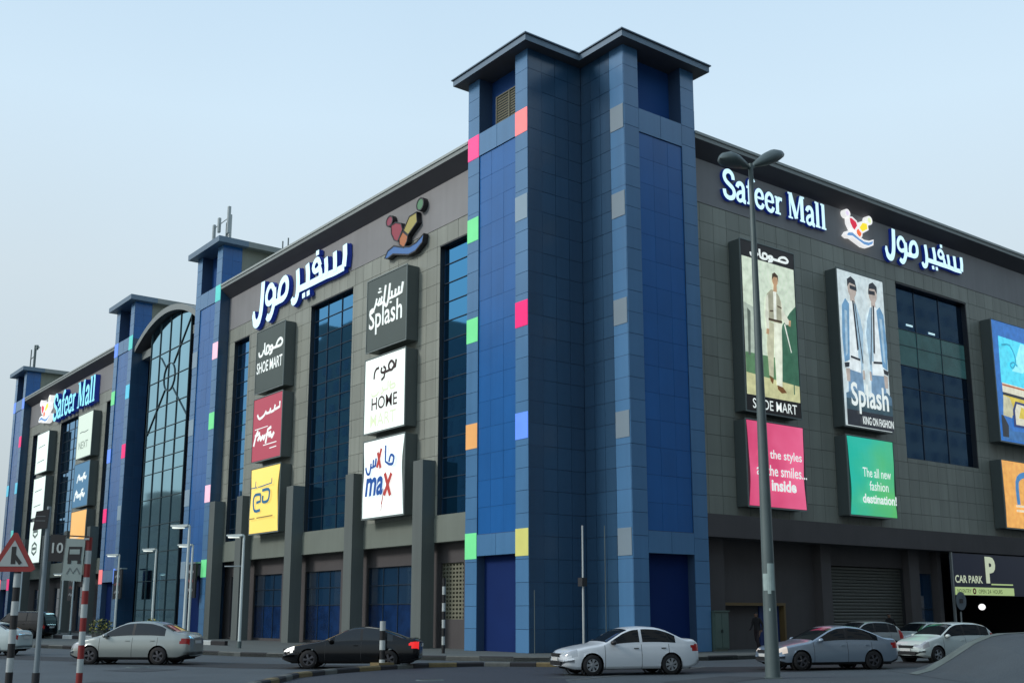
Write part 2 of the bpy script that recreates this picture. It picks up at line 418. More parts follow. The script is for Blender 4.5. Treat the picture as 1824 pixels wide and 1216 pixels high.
# ------------------------------------------------------------------ the mall
mall = tag(empty('shopping_mall', (-60, 45, 0)), 'long grey shopping mall building with blue corner tower, light boxes and mirror windows', 'building')
ZT = 25.75          # underside of cornice at its front edge
def wall_boxes(fr, r, holes, w0, w1, m, name='wall'):
    b = MB()
    for c in rects(r, holes): b.box(fr, c[0], c[1], c[2], c[3], w0, w1)
    return b.build(name, m, mall)
def window(fr, u0, u1, v0, v1, nu, nv, w, glass, parent=None, fw=.038, us=None, vsx=None, name='window', tilt=.0025, lines=None):
    """frame grid as a part, each pane a sub-part"""
    us = us or [u0+(u1-u0)*i/nu for i in range(nu+1)]; vsx = vsx or [v0+(v1-v0)*j/nv for j in range(nv+1)]
    b = MB()
    for j, v in enumerate(vsx): b.box(fr, us[0], us[-1], v-fw/2, v+fw/2, w-.02, w+.05)
    for i, u in enumerate(us): b.box(fr, u-fw/2, u+fw/2, vsx[0], vsx[-1], w-.022, w+.048)
    f = b.build(name, M_frame, parent or mall)
    for i in range(len(us)-1):
        for j in range(len(vsx)-1):
            c = MB(); t1, t2 = rnd.uniform(-tilt, tilt), rnd.uniform(-tilt, tilt)
            a0, a1, b0, b1 = us[i]+fw/2, us[i+1]-fw/2, vsx[j]+fw/2, vsx[j+1]-fw/2
            g = glass(i, j) if callable(glass) else glass
            c.quad(fr.p(a0, b0, w-t1-t2), fr.p(a1, b0, w+t1-t2), fr.p(a1, b1, w+t1+t2), fr.p(a0, b1, w-t1+t2))
            o = c.build('pane', g, f, recalc=False)
    return f

# --- towers: front face in a frame
def tower_front(fr, u0, u1, notch=True, louver=False):
    s = .98
    # core behind
    w0 = -.9
    panels(fr, (u0, u0+s, .15, 29.28), [], s, 1.03, M_strip)
    panels(fr, (u1-s, u1, .15, 29.28), [], s, 1.03, M_strip)
    panels(fr, (u0+s, u1-s, 24.97, 26.2), [], 1.5, 1.2, M_strip)
    panels(fr, (u0+s, u1-s, 4.58, 5.6), [], 1.5, 1.2, M_strip)
    panels(fr, (u0+s, u1-s, 5.6, 24.97), [], 1.0, 1.3, M_bcent, w0=-.06, gap=.012)
    b = MB()
    b.box(fr, u0, u0+s-.02, .15, 29.3, w0, -.03); b.box(fr, u1-s+.02, u1, .15, 29.3, w0, -.031)
    b.box(fr, u0+s-.02, u1-s+.02, 24.99, 26.18, w0, -.032); b.box(fr, u0+s-.02, u1-s+.02, 4.6, 5.62, w0, -.033)
    b.box(fr, u0+s-.02, u1-s+.02, 5.62, 24.99, w0, -.09)
    b.build('tower_core', M_bjoint, mall)
    b = MB(); b.box(fr, u0+s-.02, u1-s+.02, 26.18, 29.3, w0-.1, w0+.05); b.build('recess_wall', M_rec, mall)
    b = MB(); b.box(fr, u0+s-.02, u1-s+.02, .15, 4.6, w0-.1, w0+.42); b.build('recess_wall', M_navy, mall)
    if louver:
        L = MB()
        for v0, v1, m_ in ((26.2, 28.25, 0),):
            L.box(fr, u0+1.35, u0+1.42, v0, v1, w0+.05, w0+.12); L.box(fr, u1-1.1, u1-1.03, v0, v1, w0+.05, w0+.12)
            L.box(fr, u0+1.35, u1-1.03, v1, v1+.07, w0+.05, w0+.12); L.box(fr, u0+2.45, u0+2.53, v0, v1, w0+.05, w0+.13)
        lf = L.build('louvre_window', M_louver, mall)
        S = MB()
        for k in range(14):
            v = 26.22+k*.145
            S.quad(fr.p(u0+1.42, v, w0+.10), fr.p(u1-1.1, v, w0+.10), fr.p(u1-1.1, v+.13, w0+.06), fr.p(u0+1.42, v+.13, w0+.06))
        S.build('slats', mat('louver_slat', (.12, .125, .085), .6), lf)

def accent(fr, u0, zc, m, wd=.98, h=1.24):
    b = MB(); b.box(fr, u0+.02, u0+wd-.02, zc-h/2, zc+h/2, .0, .03)
    o = b.build('accent_panel', m, mall)
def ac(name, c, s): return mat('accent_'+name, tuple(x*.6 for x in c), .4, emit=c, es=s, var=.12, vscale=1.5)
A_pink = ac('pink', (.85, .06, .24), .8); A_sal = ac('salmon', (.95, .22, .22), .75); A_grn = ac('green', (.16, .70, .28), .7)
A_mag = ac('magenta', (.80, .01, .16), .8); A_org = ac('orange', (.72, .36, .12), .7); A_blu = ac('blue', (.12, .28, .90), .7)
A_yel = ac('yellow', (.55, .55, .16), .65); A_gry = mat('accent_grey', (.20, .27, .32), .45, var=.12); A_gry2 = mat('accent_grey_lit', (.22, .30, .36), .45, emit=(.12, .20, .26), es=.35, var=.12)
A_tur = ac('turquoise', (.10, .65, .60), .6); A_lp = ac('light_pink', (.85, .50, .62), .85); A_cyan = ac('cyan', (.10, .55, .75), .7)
ZS = (25.57, 21.12, 15.82, 10.45, 5.08)

tower_front(TL, -44.3, -39.3, louver=True)
for z, a, b in zip(ZS, (A_pink, A_grn, A_grn, A_org, A_grn), (A_sal, A_gry2, A_mag, A_blu, A_yel)):
    accent(TL, -44.3, z, a); accent(TL, -40.28, z, b)
tower_front(TR, 34.55, 39.5)
# notch faces
NX = Fr((-39.3, 0, 0), (0, 1, 0), (1, 0, 0)); NY = Fr((0, 34.55, 0), (1, 0, 0), (0, -1, 0))
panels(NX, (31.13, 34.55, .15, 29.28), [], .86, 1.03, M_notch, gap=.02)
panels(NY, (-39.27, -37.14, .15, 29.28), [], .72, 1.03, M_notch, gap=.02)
panels(NY, (-37.14, -36.16, .15, 29.28), [], .98, 1.03, M_strip)
for z in ZS: accent(NY, -37.12, z, A_gry, .95)
b = MB(); b.wbox(-40.2, -39.335, 31.16, 35.4, .15, 29.27); b.build('tower_core', M_bjoint, mall)
b = MB(); b.wbox(-39.33, -36.2, 34.585, 35.4, .15, 29.27); b.build('tower_core', M_bjoint, mall)
# roof of corner tower (L plan)
def roof(pts, z0=29.28, z1=29.72, mf=M_bfascia, name='tower_roof'):
    b = MB(); n = len(pts)
    b.poly([(x, y, z1) for x, y in pts], 0); b.poly([(x, y, z0) for x, y in pts][::-1], 1)
    for k in range(n):
        a, c = pts[k], pts[(k+1) % n]; b.quad((*a, z0), (*c, z0), (*c, z1), (*a, z1), 0)
    # drip edge, 5 cm proud under the top
    cx = sum(p[0] for p in pts)/n; cy = sum(p[1] for p in pts)/n
    return b.build(name, [mf, M_soffit], mall)
roof([(-44.9, 30.5), (-38.7, 30.5), (-38.7, 33.95), (-35.55, 33.95), (-35.55, 40.1), (-44.9, 40.1)])
roof([(-44.98, 30.42), (-38.62, 30.42), (-38.62, 33.87), (-35.47, 33.87), (-35.47, 40.18), (-44.98, 40.18)], 29.6, 29.66, M_bfascia, 'roof_drip_edge')
b = MB(); b.wbox(-44.28, -39.4, 32.05, 39.45, 25.0, 29.27); b.build('tower_core', M_bjoint, mall)
b = MB(); b.wbox(-39.39, -37.1, 35.5, 39.45, 25.0, 29.27); b.build('tower_core', M_bjoint, mall)

def back_tower(u0, u1, sq, roofc=M_bfascia):
    tower_front(TL, u0, u1)
    for z, (a, c) in zip(ZS, sq):
        if a: accent(TL, u0, z, a)
        if c: accent(TL, u1-.98, z, c)
    SX = Fr((u1, 0, 0), (0, 1, 0), (1, 0, 0))
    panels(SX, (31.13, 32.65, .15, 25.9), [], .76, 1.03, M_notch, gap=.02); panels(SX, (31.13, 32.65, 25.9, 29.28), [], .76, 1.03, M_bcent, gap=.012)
    b = MB(); b.wbox(u0+.0, u1-.035, 31.96, 32.65, .15, 29.3); b.wbox(u1-.5, u1-.036, 31.16, 31.95, .15, 29.3); b.build('tower_core', M_bjoint, mall)
    b = MB(); b.wbox(u0+.1, u1-.01, 32.66, 47, 25.0, 29.3); b.build('penthouse_wall', M_pent, mall)
    b = MB(); b.wbox(u0-.6, u1+.6, 30.5, 32.9, 29.28, 29.72); b.build('tower_roof', M_bfascia, mall)
    b = MB(); b.wbox(u0-.6, u1+.6, 32.9, 47.5, 29.28, 29.72); b.build('penthouse_roof', M_fascia, mall)
back_tower(-81.3, -76.4, ((None, A_tur), (A_gry2, A_lp), (A_gry2, A_grn), (A_gry2, A_lp), (A_gry2, A_grn)))
back_tower(-100.7, -95.8, ((A_blu, A_tur), (A_grn, A_cyan), (A_blu, A_mag), (A_mag, A_gry2), (A_sal, A_blu)))
back_tower(-136.95, -132.15, ((A_blu, A_blu), (None, A_mag), (A_cyan, A_cyan), (None, A_tur), (A_sal, A_mag)))

# --- left facades
HB = 5.5
def facade_left(x0, x1, c, wins, cols, shops, near):
    holes = [(a, b_, 6.72, 21.58) for a, b_, _ in wins]
    wall_boxes(GL, (x0, x1, 6.7, 22.65), holes, -.45, -.032, M_joint)
    panels(GL, (x0, x1, 6.9, 22.65), [(a-.001, b_+.001, 6.72, 21.58) for a, b_, _ in wins], 1.0, 1.03, M_clad)
    b = MB(); b.box(GL, x0, x1, 22.65, 25.3, -.45, .03); b.build('sign_band', M_band, mall)
    b = MB(); b.box(GL, x0, x1, HB, 6.72, -.9, .06); b.box(GL, x0, x1, 6.72, 6.9, -.02, .03)
    b.build('lower_band', M_conc, mall)
    for a, b_, nu in wins:
        vv = [6.72] + [6.72+1.035*k for k in range(1, 14)] + [21.58]
        vv = [6.75+ (21.55-6.75)*k/14 for k in range(15)]
        window(GL, a+.02, b_-.02, 6.75, 21.55, nu, 14, -.30, M_glassA, us=[a+.03+(b_-a-.06)*i/nu for i in range(nu+1)], vsx=vv)
        b = MB(); b.box(GL, a, a+.003, 6.72, 21.58, -.45, .0); b.build('window_reveal', M_dark, mall)
        b = MB(); b.box(GL, a, b_, 21.5, 21.575, -.27, .045); b.build('window_head', M_dark, mall)
    for u in cols:
        b = MB(); b.box(TL, u, u+.93, .15, 9.8, -.79, 0); b.build('pilaster', M_pil, mall)
    # ground floor recessed
    sh = [(a, b_, .3, 4.47) for a, b_, k in shops]
    wall_boxes(GL, (x0, x1, .15, HB), sh, -.9, -.6, M_brown, 'ground_floor_wall')
    for a, b_, k in shops:
        if k == 'L':
            f = MB(); f.box(GL, a, b_, .3, 1.6, -.85, -.62); f.build('wall_panel', M_brown, mall)
            g = MB()
            nu, nv = 7, 14
            for i in range(nu+1): g.box(GL, a+(b_-a)*i/nu-.06, a+(b_-a)*i/nu+.06, 1.6, 4.47, -.82, -.72)
            for j in range(nv+1): g.box(GL, a, b_, 1.6+(2.87)*j/nv-.05, 1.6+2.87*j/nv+.05, -.822, -.718)
            g.build('vent_block_screen', M_louver, mall)
            g = MB(); g.box(GL, a, b_, 1.6, 4.47, -.9, -.86); g.build('vent_backing', M_dark, mall)
        else:
            n = 3 if b_-a > 3 else 1
            window(GL, a, b_, .3, 4.47, n, 3, -.75, (lambda i, j: M_shopblue if j == 0 else M_glassC) if near else M_glassC,
                   vsx=[.3, 2.41, 3.46, 4.45], us=[a+.02+(b_-a-.04)*i/n for i in range(n+1)], name='shop_window')
    # cornice: sloped soffit and fascia
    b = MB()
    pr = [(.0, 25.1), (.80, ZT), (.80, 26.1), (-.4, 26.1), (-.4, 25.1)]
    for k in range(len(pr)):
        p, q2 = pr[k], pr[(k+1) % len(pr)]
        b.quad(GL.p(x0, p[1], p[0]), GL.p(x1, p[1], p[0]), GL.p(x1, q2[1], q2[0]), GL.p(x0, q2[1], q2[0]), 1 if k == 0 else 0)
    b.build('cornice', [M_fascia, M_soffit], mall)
    b = MB(); b.box(GL, x0, x1, 25.98, 26.12, .801, .86); b.build('cornice_edge', M_edge, mall)
facade_left(-76.4, -44.3, -60.35, [(-48.0, -44.9, 1), (-63.1, -57.6, 3), (-75.2, -72.65, 1)],
            [-49.13, -56.42, -64.05, -71.65, -76.39], [(-48.5, -46.4, 'L'), (-56.05, -51.3, 'S'), (-63.8, -59.2, 'S'), (-71.4, -67.1, 'S'), (-75.2, -73.6, 'S')], True)
facade_left(-132.15, -100.7, -116.4, [(-104.5, -101.8, 1), (-119.4, -113.3, 3), (-130.3, -127.7, 1)],
            [-105.1, -112.4, -120.05, -127.65], [(-104.4, -102.2, 'S'), (-111.6, -107.0, 'S'), (-119.4, -114.8, 'S'), (-127, -122.8, 'S')], False)

# --- atrium between second and third tower
AT0, AT1 = -95.8, -81.3
GA = Fr((0, 31.9, 0), (1, 0, 0), (0, -1, 0))
xc = (AT0+AT1)/2; RA = 14.0; zc_ = 26.6-RA
def arc_z(x, r=RA): return zc_ + math.sqrt(max(r*r-(x-xc)**2, 0))
us = [-93.05, -90.9, -88.6, -86.35, -84.0]; vsx = [2.2, 4.5, 6.8, 9.0, 11.2, 13.35, 14.55, 15.75, 17.0, 18.9, 21.2, 23.5]
af = MB()
for u in us: af.box(GA, u-.03, u+.03, .15, arc_z(u)-.1, -.03, .07)
for v in vsx: af.box(GA, us[0], us[-1], v-.022, v+.022, -.032, .068)
cx, cz, cr = -88.35, 21.2, 1.25
ringp = [(cx+cr*math.cos(t*math.pi/8), cz+cr*math.sin(t*math.pi/8)*.95) for t in range(16)]
af.stroke(GA, ringp, .065, -.02, .075, closed=True)
for a_, b_ in (((-87.5, 22.2), (-84.0, 25.6)), ((-89.2, 22.1), (-90.5, 23.2)), ((-89.2, 20.2), (-92.9, 16.8)), ((-87.5, 20.2), (-84.0, 17.4))):
    af.stroke(GA, [a_, b_], .06, -.02, .077)
atr = af.build('atrium_window', mat('atrium_mullion', (.03, .06, .07), .4), mall)
vv = [.15] + vsx
for i in range(len(us)-1):
    for j in range(len(vv)):
        v0 = vv[j]; v1 = vv[j+1] if j+1 < len(vv) else None
        t1, t2 = rnd.uniform(-.003, .003), rnd.uniform(-.003, .003); c = MB()
        a0, a1 = us[i]+.05, us[i+1]-.05
        if v1 is None:
            c.poly([GA.p(a0, v0, 0), GA.p(a1, v0, 0)] + [GA.p(a1+(a0-a1)*k/4, arc_z(a1+(a0-a1)*k/4)-.1, 0) for k in range(5)])
        else:
            c.quad(GA.p(a0, v0+.04, -t1-t2), GA.p(a1, v0+.04, t1-t2), GA.p(a1, v1-.04, t1+t2), GA.p(a0, v1-.04, -t1+t2))
        c.build('pane', M_glassB, atr, recalc=False)
b = MB()  # arched canopy
xs = [AT0 + (AT1-AT0)*k/28 for k in range(29)]
for k in range(28):
    a, c = xs[k], xs[k+1]
    za, zc2 = arc_z(a), arc_z(c)
    P = lambda x, z, y: (x, y, z)
    b.quad(P(a, za, 31.3), P(c, zc2, 31.3), P(c, zc2+.5, 31.3), P(a, za+.5, 31.3), 0)
    b.quad(P(a, za+.5, 31.3), P(c, zc2+.5, 31.3), P(c, zc2+.5, 44), P(a, za+.5, 44), 0)
    b.quad(P(a, za, 31.3), P(c, zc2, 31.3), P(c, zc2, 44), P(a, za, 44), 1)
b.build('arched_canopy', [M_fascia, M_soffit], mall)
for a_, b_ in ((AT0, us[0]), (us[-1], AT1)):
    b = MB(); b.wbox(a_, b_, 32.9, 33.1, .15, 24.0); b.build('atrium_side_wall', M_navy, mall)
    b = MB(); b.wbox(a_, b_, 32.0, 33.05, 24.0, 24.7); b.build('atrium_beam', M_fascia, mall)
b = MB(); b.wbox(us[0]+.02, us[-1]-.02, 32.0, 33.3, .15, 25.2); b.build('atrium_backing', M_dark, mall)

# --- right facade
Y0, Y1 = 39.5, 100
wh = [(57.7, 65.5, 10.9, 21.7)]
wall_boxes(GR, (Y0, Y1, 6.6, 22.75), wh, -.45, -.032, M_joint)
panels(GR, (Y0, 76, 6.6, 22.75), wh + [], 1.0, 1.01, M_clad)
b = MB(); b.box(GR, 76, Y1, 6.6, 22.75, -.03, 0); b.build('plain_wall', M_clad, mall)
b = MB(); b.box(GR, Y0, Y1, 22.75, 25.3, -.45, .03); b.build('sign_band', M_band, mall)
b = MB(); b.box(GR, Y0, Y1, HB, 6.6, -.9, .78); b.build('lower_band', M_brown, mall)
def gl_r(i, j): return M_glassC
wr = window(GR, 57.75, 65.45, 10.95, 21.65, 1, 1, -.3, M_glassD,
            us=[57.76, 60.0, 62.7, 65.44], vsx=[10.96, 13.1, 15.3, 16.65, 17.9, 18.9, 21.64])
b = MB(); b.box(GR, 57.7, 65.5, 21.6, 21.7, -.28, .04); b.box(GR, 65.4, 65.5, 10.9, 21.6, -.28, .02); b.build('window_head', M_dark, mall)
# lit office band behind the glass
for u, v in ((59.0, 19.2), (61.4, 19.05)):
    c = MB(); c.box(GR, u, u+.7, v, v+.12, -.285, -.27); c.build('ceiling_light', mat('lamp_tube', (.6, .8, .8), .4, emit=(.55, .8, .85), es=.7), wr)
c = MB(); c.box(GR, 57.8, 65.4, 16.68, 18.87, -.296, -.288); c.build('lit_room_band', mat('lit_room', (.01, .04, .05), .2, emit=(.03, .09, .095), es=.55, var=.5, vscale=.9), wr)
b = MB()
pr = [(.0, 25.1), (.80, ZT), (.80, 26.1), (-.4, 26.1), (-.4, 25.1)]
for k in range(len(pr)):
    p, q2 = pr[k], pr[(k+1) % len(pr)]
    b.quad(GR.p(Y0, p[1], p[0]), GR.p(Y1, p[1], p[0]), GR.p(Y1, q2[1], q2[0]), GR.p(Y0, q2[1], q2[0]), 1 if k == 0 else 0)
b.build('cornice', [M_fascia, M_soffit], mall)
b = MB(); b.box(GR, Y0, Y1, 25.98, 26.12, .801, .86); b.build('cornice_edge', M_edge, mall)
# ground floor right
for u0, u1 in ((39.55, 41.4), (49.0, 49.85), (57.1, 58.1), (60.0, 60.4), (73, 76)):
    b = MB(); b.box(GR, u0, u1, .15, HB, -.9, .02); b.build('pier', M_brown, mall)
b = MB(); b.box(GR, 41.4, 49.0, .15, HB, -.9, -.5); b.build('ground_floor_wall', M_brown, mall)
for q_ in ((49.85, 57.1, 4.45, -.42), (58.1, 60.0, 4.2, -.42), (76, Y1, .15, -.2)):
    b = MB(); b.box(GR, q_[0], q_[1], q_[2], HB, -.9, q_[3]); b.build('ground_floor_wall', M_brown, mall)
sh = empty('roller_shutter', GR.p(53.4, .15, -.5)); setpar(sh, mall)
b = MB()
b.box(GR, 49.87, 49.97, .15, 4.43, -.6, -.40); b.build('guide_rail', M_dark, sh); b = MB(); b.box(GR, 56.98, 57.08, .15, 4.43, -.6, -.40); b.build('guide_rail', M_dark, sh)
sl = MB(); f2 = Fr((0, 0, 0), GR.U, GR.W)
sl.prism(Fr((0, 0, 0), GR.W, GR.U, (0, 0, 1)), [(0, .01), (.03, .04), (.035, .12), (.0, .17), (-.02, .17), (-.02, .01)], 0, 7.0)
first = None
for k in range(24):
    if first is None: first = sl.build('shutter_slat', M_shut, None); o = first
    else: o = bpy.data.objects.new('shutter_slat', first.data); COL.objects.link(o)
    o.location = GR.p(49.98, .17+k*.177, -.55); setpar(o, sh)
window(GR, 58.1, 60.0, .15, 4.2, 1, 2, -.5, M_glassC, name='shop_door')
b = MB()
b.box(GR, 41.0, 46.1, 2.28, 2.42, -.42, -.1); b.box(GR, 45.95, 46.08, .15, 2.28, -.42, -.1); b.box(GR, 41.0, 41.1, .15, 2.28, -.42, -.1)
b.build('service_door_frame', mat('brass_frame', (.13, .085, .03), .5), mall)
b = MB(); b.box(GR, 44.4, 45.9, .2, 2.26, -.49, -.42); b.build('service_door', mat('blue_door', (.01, .03, .13), .5), mall)
# car park entrance
b = MB()
b.box(GR, 60.4, 76, -.0, .004, -16, 0); b.box(GR, 60.4, 76, 5.3, 5.48, -16, -.9)
b.box(GR, 60.2, 60.4, 0, 5.4, -16, -.91); b.box(GR, 76, 76.2, 0, 5.4, -16, -.91); b.box(GR, 60.4, 76, 0, 5.4, -16.2, -16)
b.build('car_park_interior', mat('dark_concrete', (.035, .036, .04), .8), mall)
flush_panels(mall)
# roof deck and rear of the block
b = MB(); b.wbox(-136, -44.5, 32.4, 100, 25.3, 25.9); b.wbox(-136, -45, 99, 100, 0, 25.3); b.wbox(-136.5, -136, 32.4, 100, 0, 25.9); b.wbox(-44.49, -37.4, 40.2, 100, 25.3, 25.9); b.build('roof_deck', M_pent, mall)

# ------------------------------------------------------------------ buildings across the streets (some seen in the mirror windows, others out of view and raised for shade)
M_ob = [mat('street_building_a', (.30, .28, .24), .8, var=.1), mat('street_building_b', (.20, .21, .22), .8, var=.1), mat('street_building_c', (.33, .31, .28), .8, var=.1)]
def block(x0, x1, y0, y1, h, m, label, steps=0):
    r = tag(empty('apartment_building', ((x0+x1)/2, (y0+y1)/2, 0)), label, 'building', None)
    b = MB(); b.wbox(x0, x1, y0, y1, 0, h); w = b.build('wall', m, r)
    b = MB(); b.wbox(x0+3, x0+8, y0+3, y1-3, h, h+3); b.build('stair_house', m, r)
    b = MB(); b.wbox(x1-9, x1-5, y0+3, y1-4, h, h+2); b.build('water_tank_room', m, r)
    for fr, a, c in ((Fr((0, y1, 0), (1, 0, 0), (0, 1, 0)), x0, x1), (Fr((x0, 0, 0), (0, 1, 0), (-1, 0, 0)), y0, y1)):
        g = MB(); n = int((c-a)/3.6)
        for k in range(int((h-2)/3.4)):
            for i in range(n):
                u = a+1+i*(c-a-1)/n; g.box(fr, u, u+1.7, 1.2+k*3.4, 2.9+k*3.4, -.02, .03)
        g.build('windows', M_glassC, r)['kind'] = 'stuff'
block(-166, -136, -42, -16, 46, M_ob[0], 'beige apartment block across the road, mirrored in the left windows, highest of its row')
block(-134, -98, -44, -16, 37, M_ob[1], 'grey apartment block across the road, beside the beige one')
block(-235, -205, -42, -14, 24, M_ob[2], 'low pale apartment block far down the road opposite')
block(18, 46, 56, 105, 58, M_ob[1], 'out-of-view grey apartment block across the side street, heightened to shade the right facade')  # height raised to cut skylight on the right facade
block(22, 48, 112, 175, 58, M_ob[0], 'tallest beige apartment block across the side street')
block(14, 40, 10, 50, 44, M_ob[2], 'out-of-view pale block behind the camera at the corner, heightened to shade the right facade')  # unseen, made taller to darken the right facade

# ------------------------------------------------------------------ signs on the facades
ARAB = [([(0.125, 1.021), (0.119, 0.53), (0.107, 0.196), (0.081, 0.024), (0.049, 0.03), (0.028, 0.202), (0.027, 0.362)], (.036, .036, .036, .04, .04, .03, .02)),
    ([(0.257, 0.661), (0.231, 0.799), (0.197, 0.793), (0.172, 0.63), (0.177, 0.446), (0.21, 0.372), (0.253, 0.44)], (.026,)),
    ([(0.262, 0.70), (0.264, 0.393), (0.244, 0.12), (0.212, 0.005), (0.184, 0.075)], (.034, .034, .03, .034, .03)),
    ([(0.257, 0.31), (0.317, 0.322), (0.367, 0.331), (0.402, 0.439), (0.406, 0.665), (0.38, 0.805), (0.337, 0.73), (0.317, 0.499), (.322, .32)], (.03,)),
    ([(0.514, 0.86), (0.523, 0.583), (0.523, 0.356), (0.512, 0.17), (0.483, 0.10), (0.462, 0.22)], (.032, .032, .032, .032, .032, .024)),
    ([(0.519, 0.356), (0.622, 0.352), (0.716, 0.352), (0.811, 0.353), (0.886, 0.334), (0.979, 0.345)], (.030,)),
    ([(0.616, 0.863), (0.628, 0.622), (0.628, 0.354)], (.034,)),
    ([(0.751, 0.651), (0.728, 0.824), (0.697, 0.823), (0.679, 0.697), (0.70, 0.58), (0.745, 0.60), (0.757, 0.369)], (.024, .024, .024, .024, .024, .028, .032)),
    ([(0.803, 0.779), (0.811, 0.561), (0.811, 0.353)], (.030,)),
    ([(0.889, 0.806), (0.894, 0.553), (0.895, 0.342)], (.032,)),
    ([(0.983, 0.849), (0.987, 0.606), (0.979, 0.346)], (.034,)),
    ([(0.72, 1.055), (0.72, 0.94)], (.026,)), ([(0.591, 0.20), (0.594, 0.08)], (.026,)), ([(0.638, 0.20), (0.641, 0.08)], (.026,))]
GL_ = {
 'S': (.62, [([(.54,.72),(.50,.90),(.34,1.0),(.16,.93),(.09,.76),(.17,.60),(.36,.49),(.53,.37),(.57,.20),(.48,.05),(.29,0.0),(.12,.08),(.07,.28)], .15)]),
 'a': (.55, [([(.10,.50),(.16,.63),(.30,.68),(.41,.58),(.42,.36),(.42,.08),(.53,.03)], .15), ([(.42,.38),(.24,.34),(.11,.22),(.12,.07),(.24,.02),(.42,.14)], .12)]),
 'f': (.42, [([(.19,.0),(.19,.72),(.25,.93),(.37,.98),(.44,.90)], .15), ([(.03,.64),(.40,.64)], .08), ([(.04,.03),(.36,.03)], .07)]),
 'e': (.54, [([(.12,.38),(.46,.38)], .08), ([(.46,.36),(.43,.58),(.28,.68),(.13,.56),(.09,.34),(.14,.11),(.30,.02),(.42,.07),(.48,.20)], .13)]),
 'r': (.44, [([(.16,.0),(.16,.66)], .15), ([(.18,.46),(.27,.62),(.42,.60)], .13), ([(.02,.03),(.32,.03)], .07), ([(.02,.63),(.16,.63)], .07)]),
 'M': (.98, [([(.14,.0),(.14,1.0)], .08), ([(.17,1.0),(.47,.06)], .18), ([(.47,.06),(.74,1.0)], .07), ([(.80,.0),(.80,1.0)], .17), ([(.02,.03),(.26,.03)], .06), ([(.66,.03),(.94,.03)], .06), ([(.02,.97),(.2,.97)], .06), ([(.72,.97),(.94,.97)], .06)]),
 'l': (.34, [([(.17,.0),(.17,1.0)], .16), ([(.03,.03),(.31,.03)], .07), ([(.03,.97),(.17,.97)], .07)]), ' ': (.28, [])}
def smooth_pts(P, n=3):
    if len(P) < 4: return P
    o = []
    for k in range(len(P)-1):
        p0, p1, p2, p3 = P[max(k-1, 0)], P[k], P[k+1], P[min(k+2, len(P)-1)]
        for i in range(n):
            t = i/n
            o.append(tuple(.5*((2*b)+(-a+c)*t+(2*a-5*b+4*c-d)*t*t+(-a+3*b-3*c+d)*t**3) for a, b, c, d in zip(p0, p1, p2, p3)))
    return o+[P[-1]]
M_neon = lit('neon_white', (.62, .90, 1.0), 1.0)
M_neonc = lit('neon_cyan', (.25, .80, 1.0), .85)
M_ret_halo = mat('letter_return_halo', (.01, .03, .22), .4, emit=(.01, .05, .5), es=.15)  # letter sides, and the blue glow round the letters put in as emissive colour
M_unlit = mat('unlit_return', (.02, .02, .025), .5)
M_pale = lit('letter_pale', (.55, .80, .95), .75)

def wlerp(W, n, m):
    W = list(W)
    if len(W) == 1: return [W[0]]*m
    return [W[min(int(i*(n-1)/(m-1)+.5), n-1)] for i in range(m)]
def arabic_sign(fr, u0, v0, wu, hv, label, face=M_neon, depth=.24, asp=None):
    root = tag(empty('arabic_lettering', fr.p(u0+wu/2, v0, .05)), label, 'sign', 'mall name signs')
    sx = wu
    for k, (P, W) in enumerate(ARAB):
        Q = smooth_pts([(u0+a*wu, v0+b*hv) for a, b in P])
        Wd = [x*sx*1.12 for x in wlerp(W, len(P), len(Q))]
        b = MB()
        b.stroke(fr, Q, [x*1.27 for x in Wd], .05+k*.003, depth*.55+k*.003, 1)  # wider blue backing stroke stands in for the glow round the stroke
        b.stroke(fr, Q, Wd, depth*.55, depth+k*.004, 0, 1)
        b.build('letter_stroke', [face, M_ret_halo], root)
    return root
def latin_sign(fr, u0, v0, wu, hv, label, face=M_neon, depth=.22):
    root = tag(empty('latin_lettering', fr.p(u0+wu/2, v0, .05)), label, 'sign', 'mall name signs')
    txt = 'Safeer Mall'; tot = sum(GL_[c][0] for c in txt); x = 0
    sx = wu/tot
    for c in txt:
        adv, St = GL_[c]
        if St:
            b = MB()
            for k, (P, W) in enumerate(St):
                Q = smooth_pts([(u0+(x+a)*sx, v0+bb*hv) for a, bb in P])
                b.stroke(fr, Q, W*sx*1.34, .05+k*.004, depth*.55+k*.004, 1)  # wider blue stroke behind, painted as the letter's halo
                b.stroke(fr, Q, W*sx*1.08, depth*.55, depth+k*.004, 0, 1)
            b.build('letter', [face, M_ret_halo], root)
        x += adv
    return root
def ell(cx, cy, rx, ry, n=18): return [(cx+rx*math.cos(2*math.pi*k/n), cy+ry*math.sin(2*math.pi*k/n)) for k in range(n)]
LOGO = [('bird_head', ell(.16, .86, .085, .10, 16), 'lil'), ('red_wing', [(0.21, 0.746), (0.32, 0.77), (0.47, 0.689), (0.51, 0.557), (0.39, 0.369), (0.3, 0.426), (0.22, 0.582)], 'red'),
        ('orange_wing', [(0.52, 0.508), (0.65, 0.377), (0.63, 0.279), (0.55, 0.18), (0.44, 0.287), (0.43, 0.402)], 'org'), ('yellow_wing', [(0.68, 0.738), (0.86, 0.754), (0.88, 0.557), (0.66, 0.393), (0.54, 0.525)], 'yel'),
        ('bird_head', ell(.95, .87, .085, .115, 16), 'grn'), ('blue_wave', [(0.06, 0.148), (0.14, 0.27), (0.3, 0.311), (0.5, 0.213), (0.7, 0.148), (0.87, 0.164), (1.05, 0.262), (1.02, 0.115), (0.85, 0.008), (0.68, 0.0), (0.47, 0.082), (0.28, 0.156), (0.14, 0.123)], 'blu')]
